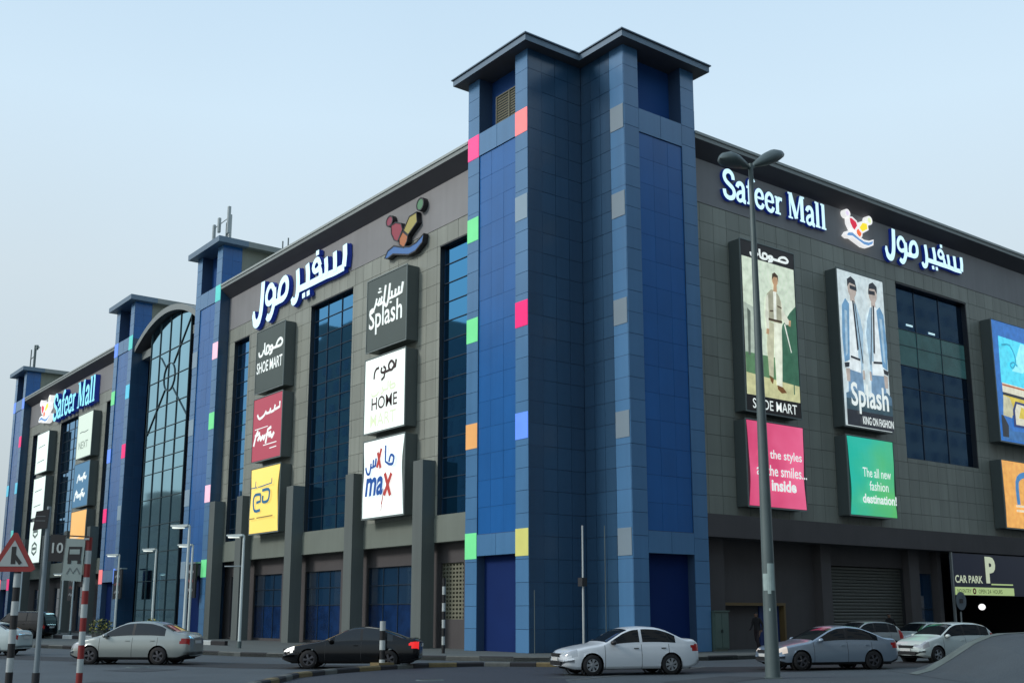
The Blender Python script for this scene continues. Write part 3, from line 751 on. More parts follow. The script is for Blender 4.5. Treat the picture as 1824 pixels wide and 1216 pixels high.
def emblem(fr, u0, v0, wu, hv, label, lit_=True, depth=.3):
    root = tag(empty('bird_emblem', fr.p(u0+wu/2, v0, .05)), label, 'emblem', 'coloured bird emblems')
    C_ = dict(lil=(.75, .65, .85), red=(.65, .01, .05), org=(.85, .14, .03), yel=(.95, .75, .02), grn=(.75, .85, .45), blu=(.12, .28, .55)) if lit_ else \
         dict(lil=(.30, .05, .09), red=(.33, .045, .07), org=(.50, .17, .06), yel=(.42, .36, .10), grn=(.10, .25, .13), blu=(.07, .19, .45))
    for k, (nm, P, c) in enumerate(LOGO):
        cxm = sum(p[0] for p in P)/len(P); cym = sum(p[1] for p in P)/len(P)
        big = [(u0+(cxm+(a-cxm)*1.0)*wu, v0+(cym+(b_-cym)*1.0)*hv) for a, b_ in P]
        m_ = lit('logo_'+c, C_[c], .9) if lit_ else mat('logo_off_'+c, C_[c], .5)
        edge = lit('logo_edge', (.85, .85, .85), .9) if lit_ else M_unlit
        b = MB()
        b.prism(fr, big, .03, depth+k*.004, 0, 1)
        b.stroke(fr, big, .038*wu if lit_ else .02*wu, .03, depth+.02+k*.004, 2, 2, closed=True)
        b.build(nm, [m_, M_unlit, edge], root)
    return root
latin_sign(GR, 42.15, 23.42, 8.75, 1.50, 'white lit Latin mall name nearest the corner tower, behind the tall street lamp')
emblem(GR, 52.4, 23.2, 2.7, 1.95, 'lit bird emblem with white outline between the two name signs on the right facade')
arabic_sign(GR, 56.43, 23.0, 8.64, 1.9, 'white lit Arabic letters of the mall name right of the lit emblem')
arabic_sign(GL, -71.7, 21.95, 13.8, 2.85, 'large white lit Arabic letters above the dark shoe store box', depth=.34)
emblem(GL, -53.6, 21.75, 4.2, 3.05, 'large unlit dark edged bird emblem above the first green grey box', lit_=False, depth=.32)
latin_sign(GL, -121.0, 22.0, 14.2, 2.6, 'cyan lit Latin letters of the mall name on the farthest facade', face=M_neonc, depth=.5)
emblem(GL, -126.7, 22.2, 4.2, 2.8, 'lit bird emblem left of the cyan letters on the farthest facade', depth=.5)

# ------------------------------------------------------------------ light boxes
M_box = mat('light_box_casing', (.085, .105, .10), .45, var=.1)
M_txtw = lit('letters_white', (.80, .88, .86), .85)
def casing(name, fr, u0, u1, v0, v1, label, facem, group, bulge=0., dep=.80, sidem=None):
    root = tag(empty(name, fr.p((u0+u1)/2, v0, .4)), label, 'light box' if name == 'light_box' else 'banner', group)
    b = MB(); b.box(fr, u0, u1, v0, v1, .04, dep-.01); b.build('casing', sidem or M_box, root)
    nu, nv = (10, 14) if bulge else (1, 1)
    f = MB()
    def P(i, j):
        a, c = i/nu, j/nv
        ed = math.sin(c*math.pi)*.09*bulge if i in (0,) else (-math.sin(c*math.pi)*.11*bulge if i == nu else 0)
        w = dep+.012+bulge*(.10*math.sin(c*math.pi)*(.4+math.sin(a*math.pi)) + .035*math.sin(a*9+c*7)*math.sin(c*3.1))
        return fr.p(u0+.04+(u1-u0-.08)*a+ed*1.2, v0+.04+(v1-v0-.08)*c, w)
    for i in range(nu):
        for j in range(nv): f.quad(P(i, j), P(i+1, j), P(i+1, j+1), P(i, j+1))
    f.build('face' if name == 'light_box' else 'banner_cloth', facem, root, smooth=bulge > 0, recalc=False)
    b = MB(); t = .05
    b.box(fr, u0-.02, u1+.02, v1-.01, v1+.05, dep-.03, dep+.03); b.box(fr, u0-.02, u1+.02, v0-.05, v0+.01, dep-.03, dep+.03)
    b.box(fr, u1-.005, u1+.045, v0-.049, v1+.049, dep-.029, dep+.031); b.box(fr, u0-.045, u0+.005, v0-.049, v1+.049, dep-.029, dep+.031)
    b.build('edge_trim', mat('box_trim', (.22, .26, .25), .4, metal=.3), root)
    return root
def pstroke(root, fr, pts_list, wid, m, w, name='print', box=None):
    """strokes in box-normalised coordinates"""
    u0, v0, wu, hv = box; b = MB()
    for k, P in enumerate(pts_list):
        Q = smooth_pts([(u0+a*wu, v0+c*hv) for a, c in P])
        b.stroke(fr, Q, wid, w-.005, w+.004*(k+1), 0)
    return b.build(name, m, root)
D = .815
Gd = 'shop light boxes on the left facade'; Gf = 'shop light boxes on the far left facade'; Gr = 'posters on the right facade'
M_gbox = mat('green_grey_face', (.075, .10, .09), .5, var=.1)
# near left facade, right stack
r = casing('light_box', GL, -54.4, -50.1, 16.66, 20.92, 'dark green grey box with white Splash lettering, topmost of the stack beside the tower', M_gbox, Gd)
text_mesh('Splash', GL, -54.1, 17.55, D, 3.6, 1.65, M_txtw, 'lettering', r, .03, bold=.012)
SPL = [[(.0,.10),(.03,-.05),(.09,.0),(.16,.25),(.2,.55)], [(.2,.3),(.24,.2),(.3,.5)], [(.24,.2),(.32,.2),(.36,.55)], [(.32,.22),(.42,.24)], [(.42,.24),(.47,1.0)], [(.42,.24),(.50,.0),(.56,.3),(.60,1.0)], [(.56,.28),(.66,.30),(.66,.6)], [(.66,.3),(.76,.3),(.78,.62)], [(.76,.3),(.86,.33),(.88,.66)], [(.86,.33),(.95,.35),(.99,.80)], [(.27,.75),(.275,.82)], [(.32,.75),(.325,.82)], [(.30,.9),(.302,.97)], [(.64,.05),(.642,.12)]]
pstroke(r, GL, SPL, .16, M_txtw, D+.02, 'arabic_lettering', (-54.0, 19.0, 3.6, 1.25))
r = casing('light_box', GL, -54.45, -50.1, 11.88, 16.2, 'lit white box reading HOME MART, middle of the stack beside the tower', lit('white_face', (.86, .97, .92), .92), Gd)
M_ink = mat('ink_brown', (.045, .02, .02), .5); M_fade = lit('faded_print', (.62, .70, .52), .9)
text_mesh('HOME', GL, -53.6, 13.15, D, 2.75, .72, M_ink, 'lettering', r, .02, bold=.01)
text_mesh('MART', GL, -53.7, 12.2, D, 2.75, .72, M_fade, 'faded_lettering', r, .02, bold=.01)
HOM = [[(.0,.2),(.02,.55),(.1,.75),(.22,.78)], [(.35,.75),(.32,.5),(.45,.42),(.52,.6),(.42,.78)], [(.5,.5),(.46,.15),(.34,.02)], [(.52,.42),(.7,.45)], [(.7,.45),(.66,.75),(.78,.95),(.9,.7),(.82,.45),(.7,.45)], [(.82,.5),(.96,.55),(.99,.95)]]
pstroke(r, GL, HOM, .15, M_ink, D+.01, 'arabic_lettering', (-53.4, 14.75, 2.4, 1.0))
HO2 = [[(.0,.3),(.02,.05),(.2,.05),(.3,.3)], [(.45,.6),(.5,.2),(.4,.0)], [(.5,.3),(.7,.3),(.7,.95)], [(.8,.9),(.8,.3),(.98,.3),(.98,.6),(.8,.5)]]
pstroke(r, GL, HO2, .13, M_fade, D+.01, 'faded_arabic_lettering', (-53.6, 13.95, 2.5, .7))
r = casing('banner', GL, -54.4, -50.0, 7.07, 11.45, 'bulging lit white banner reading max in blue and red, lowest beside the tower', lit('white_cloth', (.84, .95, .92), .92), Gd, bulge=1)
M_mb = mat('print_blue', (.01, .10, .42), .5); M_mr = mat('print_red', (.62, .06, .05), .5)
Dm = D+.20
text_mesh('ma', GL, -53.75, 8.25, Dm, 1.95, 1.05, M_mb, 'lettering', r, .02, bold=.03, shear=.2)
pstroke(r, GL, [[(.05, .0), (.95, 1.)], [(.1, 1.05), (.85, -.05)]], .24, M_mr, Dm, 'lettering', (-51.75, 8.2, .8, 1.15))
pstroke(r, GL, [[(-.1, -.9), (.3, .2)], [(-.05, -.5), (.4, .4)]], .04, M_mr, Dm, 'print', (-51.95, 8.2, .6, .9))
pstroke(r, GL, [[(.0, .35), (.05, .05), (.14, .05), (.18, .5)], [(.17, .3), (.25, .3), (.26, .65)], [(.25, .32), (.33, .35), (.35, .7)]], .15, M_mb, Dm, 'arabic_lettering', (-53.75, 9.5, 3.2, 1.2))
pstroke(r, GL, [[(.38, .25), (.52, 1.1)], [(.40, .95), (.50, .2)]], .2, M_mr, Dm, 'arabic_lettering', (-53.75, 9.5, 3.2, 1.2))
pstroke(r, GL, [[(.66, 1.2), (.66, .45), (.78, .3)], [(.78, .3), (.9, .3), (.93, .6), (.83, .7), (.78, .4)]], .15, M_mb, Dm, 'arabic_lettering', (-53.75, 9.5, 3.2, 1.2))
# near left facade, left stack
r = casing('light_box', GL, -69.5, -65.2, 16.62, 20.95, 'dark green grey box reading SHOE MART under the big Arabic letters', M_gbox, Gd)
text_mesh('SHOE MART', GL, -69.3, 17.95, D, 3.9, .78, M_txtw, 'lettering', r, .02, bold=.015)
SHO = [[(.0,.35),(.03,.05),(.14,.05),(.2,.4)], [(.24,.9),(.26,.1),(.42,.1),(.42,.55),(.33,.55),(.32,.15)], [(.55,.5),(.47,.4),(.5,.18),(.58,.3),(.55,.5)], [(.58,.3),(.55,.0),(.46,-.1)], [(.6,.25),(.72,.25)], [(.72,.25),(.78,.6),(.9,.75),(.98,.5),(.92,.25),(.72,.25)]]
pstroke(r, GL, SHO, .17, M_txtw, D, 'arabic_lettering', (-69.1, 19.15, 3.7, .95))
r = casing('light_box', GL, -69.55, -65.15, 11.9, 16.22, 'crimson box with white script lettering, middle of the left stack', lit('crimson', (.42, .065, .10), .75), Gd)
SCR = [[(.0,-.1),(.1,.6),(.2,.9)], [(.05,.55),(.3,.7)], [(.2,.2),(.3,.5),(.35,.2),(.45,.45),(.5,.2),(.55,.5)], [(.6,-.1),(.7,.8),(.85,.9)], [(.6,.45),(.85,.55)], [(.75,.3),(.85,.4),(.9,.2),(1.,.5)]]
pstroke(r, GL, SCR, .20, M_txtw, D, 'script_lettering', (-69.3, 13.1, 3.1, 1.0))
pstroke(r, GL, [[(0, .4), (.1, .05), (.3, .2), (.4, .5)], [(.4, .3), (.55, .3), (.6, .6)], [(.6, .3), (.75, .35), (.8, .75)], [(.8, .4), (1., .5), (1., .9)]], .17, M_txtw, D, 'arabic_lettering', (-68.9, 14.75, 3.4, .9))
pstroke(r, GL, [[(0, 0), (1, .1)]], .05, M_txtw, D, 'small_print', (-69.2, 14.1, 2.0, .3)); pstroke(r, GL, [[(0, 0), (1, .1)], [(.5, -1), (1., -.9)]], .06, M_txtw, D, 'small_print', (-67.8, 12.9, 2.0, .3))
r = casing('banner', GL, -69.45, -65.05, 7.07, 11.42, 'bulging lit yellow banner with blue curled logo, lowest of the left stack', lit('yellow_cloth', (.92, .68, .16), .92), Gd, bulge=1)
M_yb = mat('print_teal', (.03, .19, .36), .5)
pstroke(r, GL, [[(.45,.95),(.1,.95),(.0,.6),(.1,.05),(.45,.05)], [(.45,.95),(.45,.55),(.2,.5)], [(.55,1.15),(.95,1.15),(1.,.8),(.9,.5),(.6,.5),(.6,.85)]], .19, M_yb, Dm, 'logo', (-68.5, 8.5, 2.4, 1.15))
pstroke(r, GL, [[(0, .2), (.3, .2)], [(.2, .2), (.22, .8)], [(.35, .2), (.6, .25), (.75, .3), (1, .35)], [(1, .35), (1, .8)]], .07, M_yb, Dm, 'arabic_lettering', (-68.9, 9.95, 3.1, .7))
pstroke(r, GL, [[(0, 0), (.25, .02)], [(.33, .03), (1, .08)]], .08, mat('print_olive', (.35, .25, .08), .5), Dm, 'small_print', (-69.1, 8.05, 3.6, .4))
# far left facade stacks
M_pg = lit('pale_green_face', (.62, .74, .64), .85); M_pgt = mat('pale_print', (.30, .36, .32), .5)
r = casing('light_box', GL, -110.4, -105.8, 16.6, 20.9, 'pale green white box with thin grey lettering on the far facade, right stack top', M_pg, Gf)
pstroke(r, GL, [[(0, .2), (.3, .3), (.6, .15), (1, .3)]], .1, M_pgt, D, 'lettering', (-109.6, 19.0, 2.6, .5)); text_mesh('NEXT', GL, -109.7, 17.5, D, 2.9, .7, M_pgt, 'lettering', r, .02)
r = casing('light_box', GL, -110.5, -105.7, 11.86, 16.1, 'steel blue box with white script lettering on the far facade', lit('steel_blue', (.05, .17, .30), .8), Gf)
pstroke(r, GL, SCR, .22, M_txtw, D, 'script_lettering', (-109.9, 12.6, 3.2, 1.0)); pstroke(r, GL, SCR, .20, M_txtw, D, 'arabic_lettering', (-109.4, 14.3, 2.9, .8))
r = casing('banner', GL, -110.4, -105.6, 7.1, 11.5, 'lit orange banner on the far facade beside the third tower', lit('orange_cloth', (.88, .48, .14), .85), Gf, bulge=.4)
pstroke(r, GL, [[(0, 0), (1, .1)], [(0, .5), (1, .6)]], .16, lit('pale_orange_print', (.9, .65, .4), .8), Dm, 'print', (-109.5, 8.6, 2.6, .6))
for k, (v0, v1, lab) in enumerate(((16.6, 20.9, 'lit white box under the far bird emblem, topmost of its stack'), (11.86, 16.1, 'plain lit white box in the middle of the farthest stack'), (7.1, 11.5, 'lit white box with two grey hexagon marks, lowest of the farthest stack'))):
    r = casing('light_box', GL, -125.1, -120.6, v0, v1, lab, lit('white_far', (.80, .95, .88), .9), Gf)
    if k < 2: pstroke(r, GL, [[(0, 0), (1, .2)]], .09, M_pgt, D, 'lettering', (-124.4, v0+2.8, 2.6, .5)); pstroke(r, GL, [[(0, 0), (1, .2)]], .09, M_pgt, D, 'lettering', (-124.4, v0+1.2, 2.6, .5))
    else:
        for vc in (8.6, 10.4):
            b = MB(); b.stroke(GL, [(-122.85+1.0*math.cos(R(30+60*i)), vc+.62*math.sin(R(30+60*i))) for i in range(6)], .25, D, D+.02, 0, closed=True); b.box(GL, -123.5, -122.2, vc-.15, vc+.15, D, D+.024); b.build('hexagon_mark', M_pgt, r)
# right facade posters
def figure_poly(root, fr, box, items, w):
    u0, v0, wu, hv = box
    b = MB(); ms = []; 
    for k, (P, m) in enumerate(items):
        if m not in ms: ms.append(m)
        b.poly([fr.p(u0+a*wu, v0+c*hv, w+k*.0035) for a, c in P], ms.index(m))
    return b.build('poster_print', ms, root, recalc=False)
def E(name, c, s=.85): return mat('ink_'+name, tuple(x*.5 for x in c), .35, emit=c, es=s, var=.42, vscale=2.6)
r = casing('light_box', GR, 42.62, 46.98, 11.95, 21.02, 'tall lit poster of a man in a vest reading SHOE MART, behind the street lamp', E('black', (.012, .012, .014), .6), Gr)
bx = (42.70, 12.80, 4.2, 7.32)
S_ = [([(0,0),(1,0),(1,1),(0,1)], E('cream', (.62,.72,.58))),
 ([(0,.20),(.3,.2),(.32,.62),(0,.66)], E('pale_grey', (.42,.50,.42))),
 ([(0,.12),(1,.12),(1,.30),(0,.30)], E('grass_green', (.10,.22,.11))),
 ([(.62,.08),(1,.10),(1,.72),(.88,.66),(.72,.55),(.66,.40)], E('dark_green', (.04,.13,.08))),
 ([(0,0),(1,0),(1,.12),(0,.155)], E('straw', (.56,.56,.30))),
 ([(.05,.28),(.09,.28),(.12,.6),(.06,.62)], E('bush_grey', (.10,.13,.11))), ([(.16,.30),(.22,.29),(.24,.52),(.19,.58)], E('bush_grey', (.10,.13,.11))), ([(.27,.33),(.31,.33),(.32,.48),(.28,.55)], E('bush_grey', (.10,.13,.11))),
 # legs
 ([(.42,.16),(.50,.15),(.53,.36),(.56,.55),(.44,.56),(.40,.38)], E('trouser', (.52,.52,.36))),
 ([(.55,.10),(.66,.09),(.69,.36),(.70,.56),(.55,.56),(.54,.34)], E('trouser_lit', (.80,.84,.68))),
 ([(.42,.16),(.50,.14),(.48,.10),(.44,.12)], E('shoe_brown', (.16,.07,.02))), ([(.56,.10),(.67,.09),(.74,.055),(.64,.045),(.57,.07)], E('shoe_brown', (.16,.07,.02))),
 # torso, arms
 ([(.43,.56),(.70,.56),(.72,.70),(.68,.76),(.60,.80),(.52,.80),(.44,.76),(.42,.68)], E('vest', (.36,.36,.26))),
 ([(.55,.57),(.60,.57),(.62,.79),(.56,.79)], E('shirt', (.80,.84,.74))),
 ([(.40,.50),(.45,.50),(.46,.76),(.41,.73),(.385,.60)], E('sleeve', (.66,.68,.56))),
 ([(.70,.74),(.74,.66),(.84,.60),(.84,.565),(.78,.56),(.70,.60)], E('sleeve', (.66,.68,.56))),
 ([(.39,.46),(.44,.46),(.45,.50),(.40,.50)], E('skin', (.48,.30,.17))), ([(.83,.555),(.87,.555),(.88,.60),(.84,.60)], E('skin', (.48,.30,.17))),
 ([(.56,.79),(.63,.79),(.63,.84),(.57,.84)], E('skin', (.48,.30,.17))),
 (ell(.60,.875,.055,.042,14), E('skin', (.48,.30,.17))),
 ([(.54,.875),(.55,.92),(.60,.935),(.66,.915),(.665,.86),(.645,.90),(.58,.90)], E('hair', (.05,.03,.015))),
 ([(.44,.565),(.70,.565),(.70,.58),(.44,.58)], E('hair', (.05,.03,.015))), ([(.47,.63),(.54,.635),(.54,.645),(.47,.64)], E('hair', (.05,.03,.015))), ([(.62,.68),(.70,.67),(.70,.68),(.62,.69)], E('hair', (.05,.03,.015))),
 ([(.73,.56),(.755,.56),(.86,.36),(.845,.355)], E('bat', (.75,.78,.70))), ([(.86,.05),(.88,.05),(.90,.50),(.88,.50)], E('dark_green', (.04,.13,.08)))]
figure_poly(r, GR, bx, S_, D+.004)
text_mesh('SHOE MART', GR, 43.1, 12.12, D+.005, 3.5, .52, M_txtw, 'lettering', r, .01, bold=.004)
pstroke(r, GR, [[(a, b_) for a, b_ in P] for P in SHO], .13, M_txtw, D+.005, 'arabic_lettering', (43.4, 20.25, 3.1, .55))
M_pinkc = None
def grad_cloth(name, c0, c1, diag, s=.85):
    m = bpy.data.materials.new(name); m.use_nodes = True; t = m.node_tree; b = t.nodes['Principled BSDF']
    g = t.nodes.new('ShaderNodeNewGeometry'); sp = t.nodes.new('ShaderNodeSeparateXYZ'); t.links.new(g.outputs['Position'], sp.inputs[0])
    n = t.nodes.new('ShaderNodeTexNoise'); n.inputs['Scale'].default_value = .55; t.links.new(g.outputs['Position'], n.inputs['Vector'])
    a = t.nodes.new('ShaderNodeMath'); a.operation = 'MULTIPLY_ADD'; a.inputs[1].default_value = diag[0]; a.inputs[2].default_value = diag[1]; t.links.new(sp.outputs['Y'], a.inputs[0])
    d = t.nodes.new('ShaderNodeMath'); d.operation = 'MULTIPLY_ADD'; d.inputs[1].default_value = diag[2]; t.links.new(sp.outputs['Z'], d.inputs[0]); t.links.new(a.outputs[0], d.inputs[2])
    e = t.nodes.new('ShaderNodeMath'); e.operation = 'MULTIPLY_ADD'; e.inputs[1].default_value = 1.1; t.links.new(n.outputs[0], e.inputs[0]); t.links.new(d.outputs[0], e.inputs[2]); e.use_clamp = True
    mx = t.nodes.new('ShaderNodeMix'); mx.data_type = 'RGBA'; t.links.new(e.outputs[0], mx.inputs[0]); mx.inputs[6].default_value = (*c0, 1); mx.inputs[7].default_value = (*c1, 1)
    t.links.new(mx.outputs[2], b.inputs['Emission Color']); b.inputs['Emission Strength'].default_value = s
    h = t.nodes.new('ShaderNodeVectorMath'); h.operation = 'SCALE'; h.inputs[3].default_value = .5; t.links.new(mx.outputs[2], h.inputs[0]); t.links.new(h.outputs[0], b.inputs['Base Color'])
    return m
r = casing('banner', GR, 42.5, 47.05, 7.12, 11.5, 'bulging pink banner with white words about styles and smiles under the tall man poster', grad_cloth('pink_cloth', (.62, .05, .15), (.90, .16, .32), (.1, -4.6, 0)), Gr, bulge=1.0)
for k, (t_, u_, w_, b_) in enumerate((('All the styles', 43.1, 3.45, .012), ('all the smiles...', 42.95, 3.95, .012), ('inside', 44.05, 1.95, .035))):
    text_mesh(t_, GR, u_, 9.45-k*.75, D+.19, w_, .6 if k != 1 else .55, M_txtw, 'lettering', r, .01, bold=b_)
r = casing('light_box', GR, 50.74, 55.16, 12.0, 21.02, 'tall lit poster of two men in denim jackets and sunglasses, footed by white lettering', E('sky_grey', (.58,.68,.70)), Gr)
bx = (50.80, 12.05, 4.3, 8.9)
dn = E('denim', (.14,.30,.48)); dn2 = E('denim_pale', (.34,.50,.62)); wt = E('tshirt', (.74,.82,.84)); sk = E('skin_grey', (.44,.38,.34)); bk = E('near_black', (.02,.025,.035)); jn = E('jeans', (.16,.28,.42)); jd = E('jeans_dark', (.035,.075,.10))
def man(o, mir):
    f = lambda P: [((o + (-a if mir else a)*1.12), b_) for a, b_ in P]
    it = [([(-.17,.10),(.16,.10),(.13,.40),(-.13,.40)], jn), ([(-.13,.36),(.11,.35),(.12,.46),(-.13,.46)], wt), ([(-.12,.40),(.12,.39),(.11,.78),(.02,.82),(-.08,.80)], wt),
          ([(-.20,.40),(-.10,.42),(-.05,.79),(-.12,.82),(-.19,.77),(-.22,.56)], dn), ([(-.17,.44),(-.13,.46),(-.10,.74),(-.15,.74)], dn2), ([(.07,.44),(.13,.44),(.16,.70),(.08,.80),(.04,.80)], dn2), ([(.11,.36),(.15,.38),(.19,.62),(.13,.74),(.10,.62)], dn2),
          ([(-.20,.365),(-.12,.375),(-.11,.405),(-.21,.395)], bk), ([(-.18,.28),(-.12,.28),(-.11,.365),(-.19,.36)], sk), ([(.13,.31),(.17,.31),(.17,.37),(.14,.37)], sk),
          ([(-.03,.81),(.06,.81),(.05,.86),(-.03,.86)], sk), (ell(.015,.893,.085,.06,14), sk), ([(-.075,.90),(-.075,.95),(.0,.975),(.08,.955),(.105,.90),(.07,.925),(-.03,.93)], bk), ([(-.03,.89),(.105,.885),(.10,.912),(-.03,.915)], bk),
          ([(.0,.815),(.03,.815),(.075,.50),(.045,.49)], bk), ([(.04,.81),(.055,.81),(.15,.42),(.135,.41)], bk), ([(-.09,.435),(.09,.425),(.09,.44),(-.09,.45)], bk)]
    return [(f(P), m) for P, m in it]
figure_poly(r, GR, bx, man(.27, False) + [(P, m) for P, m in man(.74, True)] + [([(0,0),(1,0),(1,.10),(0,.10)], bk), ([(0,.10),(1,.10),(1,.17),(0,.17)], jd), ([(0,.17),(1,.17),(1,.22),(.9,.25),(.5,.20),(.2,.23),(0,.20)], E('jeans_mid', (.08,.16,.24)))], D+.004)
text_mesh('Splash', GR, 51.15, 12.75, D+.19, 3.5, 1.75, M_txtw, 'lettering', r, .01, bold=.02)
text_mesh('KING ON FASHION', GR, 52.1, 12.2, D+.19, 2.9, .45, M_txtw, 'lettering', r, .01, bold=.02)
r = casing('banner', GR, 50.75, 55.1, 7.12, 11.5, 'bulging green banner announcing a fashion destination, under the poster of two men', grad_cloth('green_cloth', (.02, .48, .36), (.10, .50, .16), (.22, -10.9, -.10)), Gr, bulge=1)
for k, (t_, u_, w_, b_) in enumerate((('The all new', 51.75, 2.6, .008), ('fashion', 52.3, 1.75, .008), ('destination!', 51.6, 3.15, .03))):
    text_mesh(t_, GR, u_, 9.25-k*.72, D+.22, w_, .52, M_txtw, 'lettering', r, .01, bold=b_)
r = casing('light_box', GR, 67.0, 74, 12.7, 20.75, 'large bright blue and yellow lit poster cut by the right edge of the photo', E('poster_blue', (.03,.16,.50)), Gr)
bx = (67.1, 12.85, 6.8, 7.8)
figure_poly(r, GR, bx, [([(.08,.48),(1,.45),(1,.86),(.09,.88)], E('aqua', (.08,.62,.80), 1)), ([(.30,.60),(.5,.6),(.7,.75),(.9,.72),(.9,.86),(.5,.86)], E('aqua_pale', (.30,.80,.88), 1)), ([(.09,.40),(1,.38),(1,.46),(.09,.48)], E('ivory', (.72,.70,.55))), ([(.09,.455),(1,.44),(1,.455),(.09,.47)], E('rust', (.45,.12,.05))), ([(.09,.375),(1,.355),(1,.38),(.09,.40)], bk),
    ([(.07,.22),(1,.20),(1,.355),(.09,.375)], E('mustard', (.66,.52,.07))), ([(.06,.20),(.22,.19),(.26,.28),(.20,.36),(.09,.37)], E('sand', (.55,.54,.36))), ([(.02,0),(1,-.0),(1,.10),(.2,.08),(.02,.20)], E('mid_blue', (.04,.16,.40))), ([(.02,.02),(.13,.02),(.14,.12),(.06,.2),(.02,.2)], bk),
    ([(.24,.12),(.62,.12),(.60,.33),(.30,.34),(.24,.26)], E('navy_line', (.02,.04,.16))), ([(.28,.14),(.58,.14),(.57,.31),(.32,.32),(.28,.26)], E('ivory', (.72,.70,.55))), ([(.34,.2),(.5,.2),(.55,.27),(.4,.3)], E('mustard', (.66,.52,.07)))], D+.004)
pstroke(r, GR, [[(0, .9), (.35, .95), (.55, .5), (.4, .2), (.3, .3), (.45, .4), (.6, .3)]], .14, E('teal_line', (.03,.35,.50), 1), D+.09, 'swirl', (67.9, 17.3, 3.0, 2.0))
r = casing('banner', GR, 66.8, 73.5, 7.17, 11.5, 'lit orange banner with blue bag picture at the right edge of the photo', E('orange_banner', (.86,.42,.10)), Gr, bulge=.3)
pstroke(r, GR, [[(.1, .0), (.1, .75), (.3, 1.0), (.55, 1.0), (.8, .75), (.8, 0)]], .38, E('bag_blue', (.05,.22,.50)), D+.10, 'bag_print', (68.0, 8.7, 3.4, 1.9))
pstroke(r, GR, [[(0, 0), (1, .0)], [(0, 1), (1, 1.)]], .14, E('banner_white', (.85,.72,.50)), D+.10, 'print_line', (68.0, 8.3, 3.6, .3))

# car park sign
cp = tag(empty('car_park_sign', GR.p(66, 3, -.2)), 'dark blue car park sign with pale green lettering above the garage entrance', 'sign')
M_cpb = mat('sign_navy', (.006, .014, .055), .4); M_cpg = lit('sign_green', (.50, .66, .28), .62); M_cpw = lit('sign_pale', (.62, .70, .50), .65)
b = MB(); b.box(GR, 60.5, 74, 2.95, 5.42, .50, .72); b.build('board', M_cpb, cp)
b = MB(); b.box(GR, 60.55, 67.1, 2.98, 3.44, .72, .77); b.build('green_strip', M_cpg, cp)
b = MB(); b.box(GR, 64.6, 67.05, 3.60, 3.68, .72, .76); b.build('green_line', M_cpg, cp)
b = MB(); b.box(GR, 60.38, 60.48, .15, 5.46, .60, .74); b.build('edge_post', M_steel, cp)
text_mesh('CAR PARK', GR, 60.62, 3.68, .72, 3.0, .45, M_cpw, 'lettering', cp, .02, bold=.02)
text_mesh('P', GR, 64.0, 3.70, .72, 1.15, 1.6, M_cpw, 'letter_p', cp, .03, bold=.05)
for t_, u_, w_ in (('NO', 60.7, .45), ('ENTRY', 61.25, .95), ('OPEN', 63.0, .85), ('24', 64.0, .4), ('HOURS', 64.6, 1.1)):
    text_mesh(t_, GR, u_, 3.08, .77, w_, .24, mat('sign_dark_green', (.05, .09, .03), .5), 'small_lettering', cp, .01)['kind'] = 'stuff'
b = MB(); b.stroke(GR, ell(62.55, 3.21, .14, .14, 10), .09, .77, .785, closed=True); b.build('red_disc', M_red, cp)
lm = MB(); lm.lathe([(0, -.12), (.15, -.10), (.24, 0), (.15, .10), (0, .12)], 14, Matrix.Translation(GR.p(65.2, 2.30, -.35)) @ Matrix.Diagonal((1, 1, .8, 1)))
tag(lm.build('entrance_lamp', lit('lamp_white', (1, 1, 1), 1.2), None, smooth=True), 'small glowing round lamp inside the dark car park entrance', 'lamp')

# ------------------------------------------------------------------ cars
M_tyre = mat('tyre', (.012, .012, .013), .8); M_rim = mat('alloy', (.42, .45, .47), .3, metal=.7); M_rimd = mat('dark_alloy', (.09, .09, .10), .35, metal=.6)
M_cglass = mat('car_glass', (.008, .011, .014), .03, spec=.6); M_trim = mat('black_trim', (.012, .012, .013), .5); M_well = mat('wheel_well', (.006, .006, .007), .9)
M_tail = mat('tail_lamp', (.22, .008, .008), .2, emit=(.5, .01, .01), es=.06); M_tailon = lit('tail_lamp_on', (.75, .02, .02), 1.0)
M_head = mat('headlamp', (.40, .43, .45), .08, spec=.8, metal=.2); M_headon = lit('headlamp_on', (1, 1, .95), 1.3); M_park = lit('parking_lamp', (1, .72, .5), 1.0); M_plate = mat('number_plate', (.55, .56, .54), .5)
def pl(T, x):
    for (a, p), (b_, q) in zip(T, T[1:]):
        if x <= b_:
            t = (x-a)/(b_-a) if b_ > a else 0; t = max(0, min(1, t)); return p+(q-p)*t
    return T[-1][1]
def sm(T, x, r=.10): return sum(pl(T, x+d*r)*w for d, w in ((-1, .15), (-.5, .2), (0, .3), (.5, .2), (1, .15)))
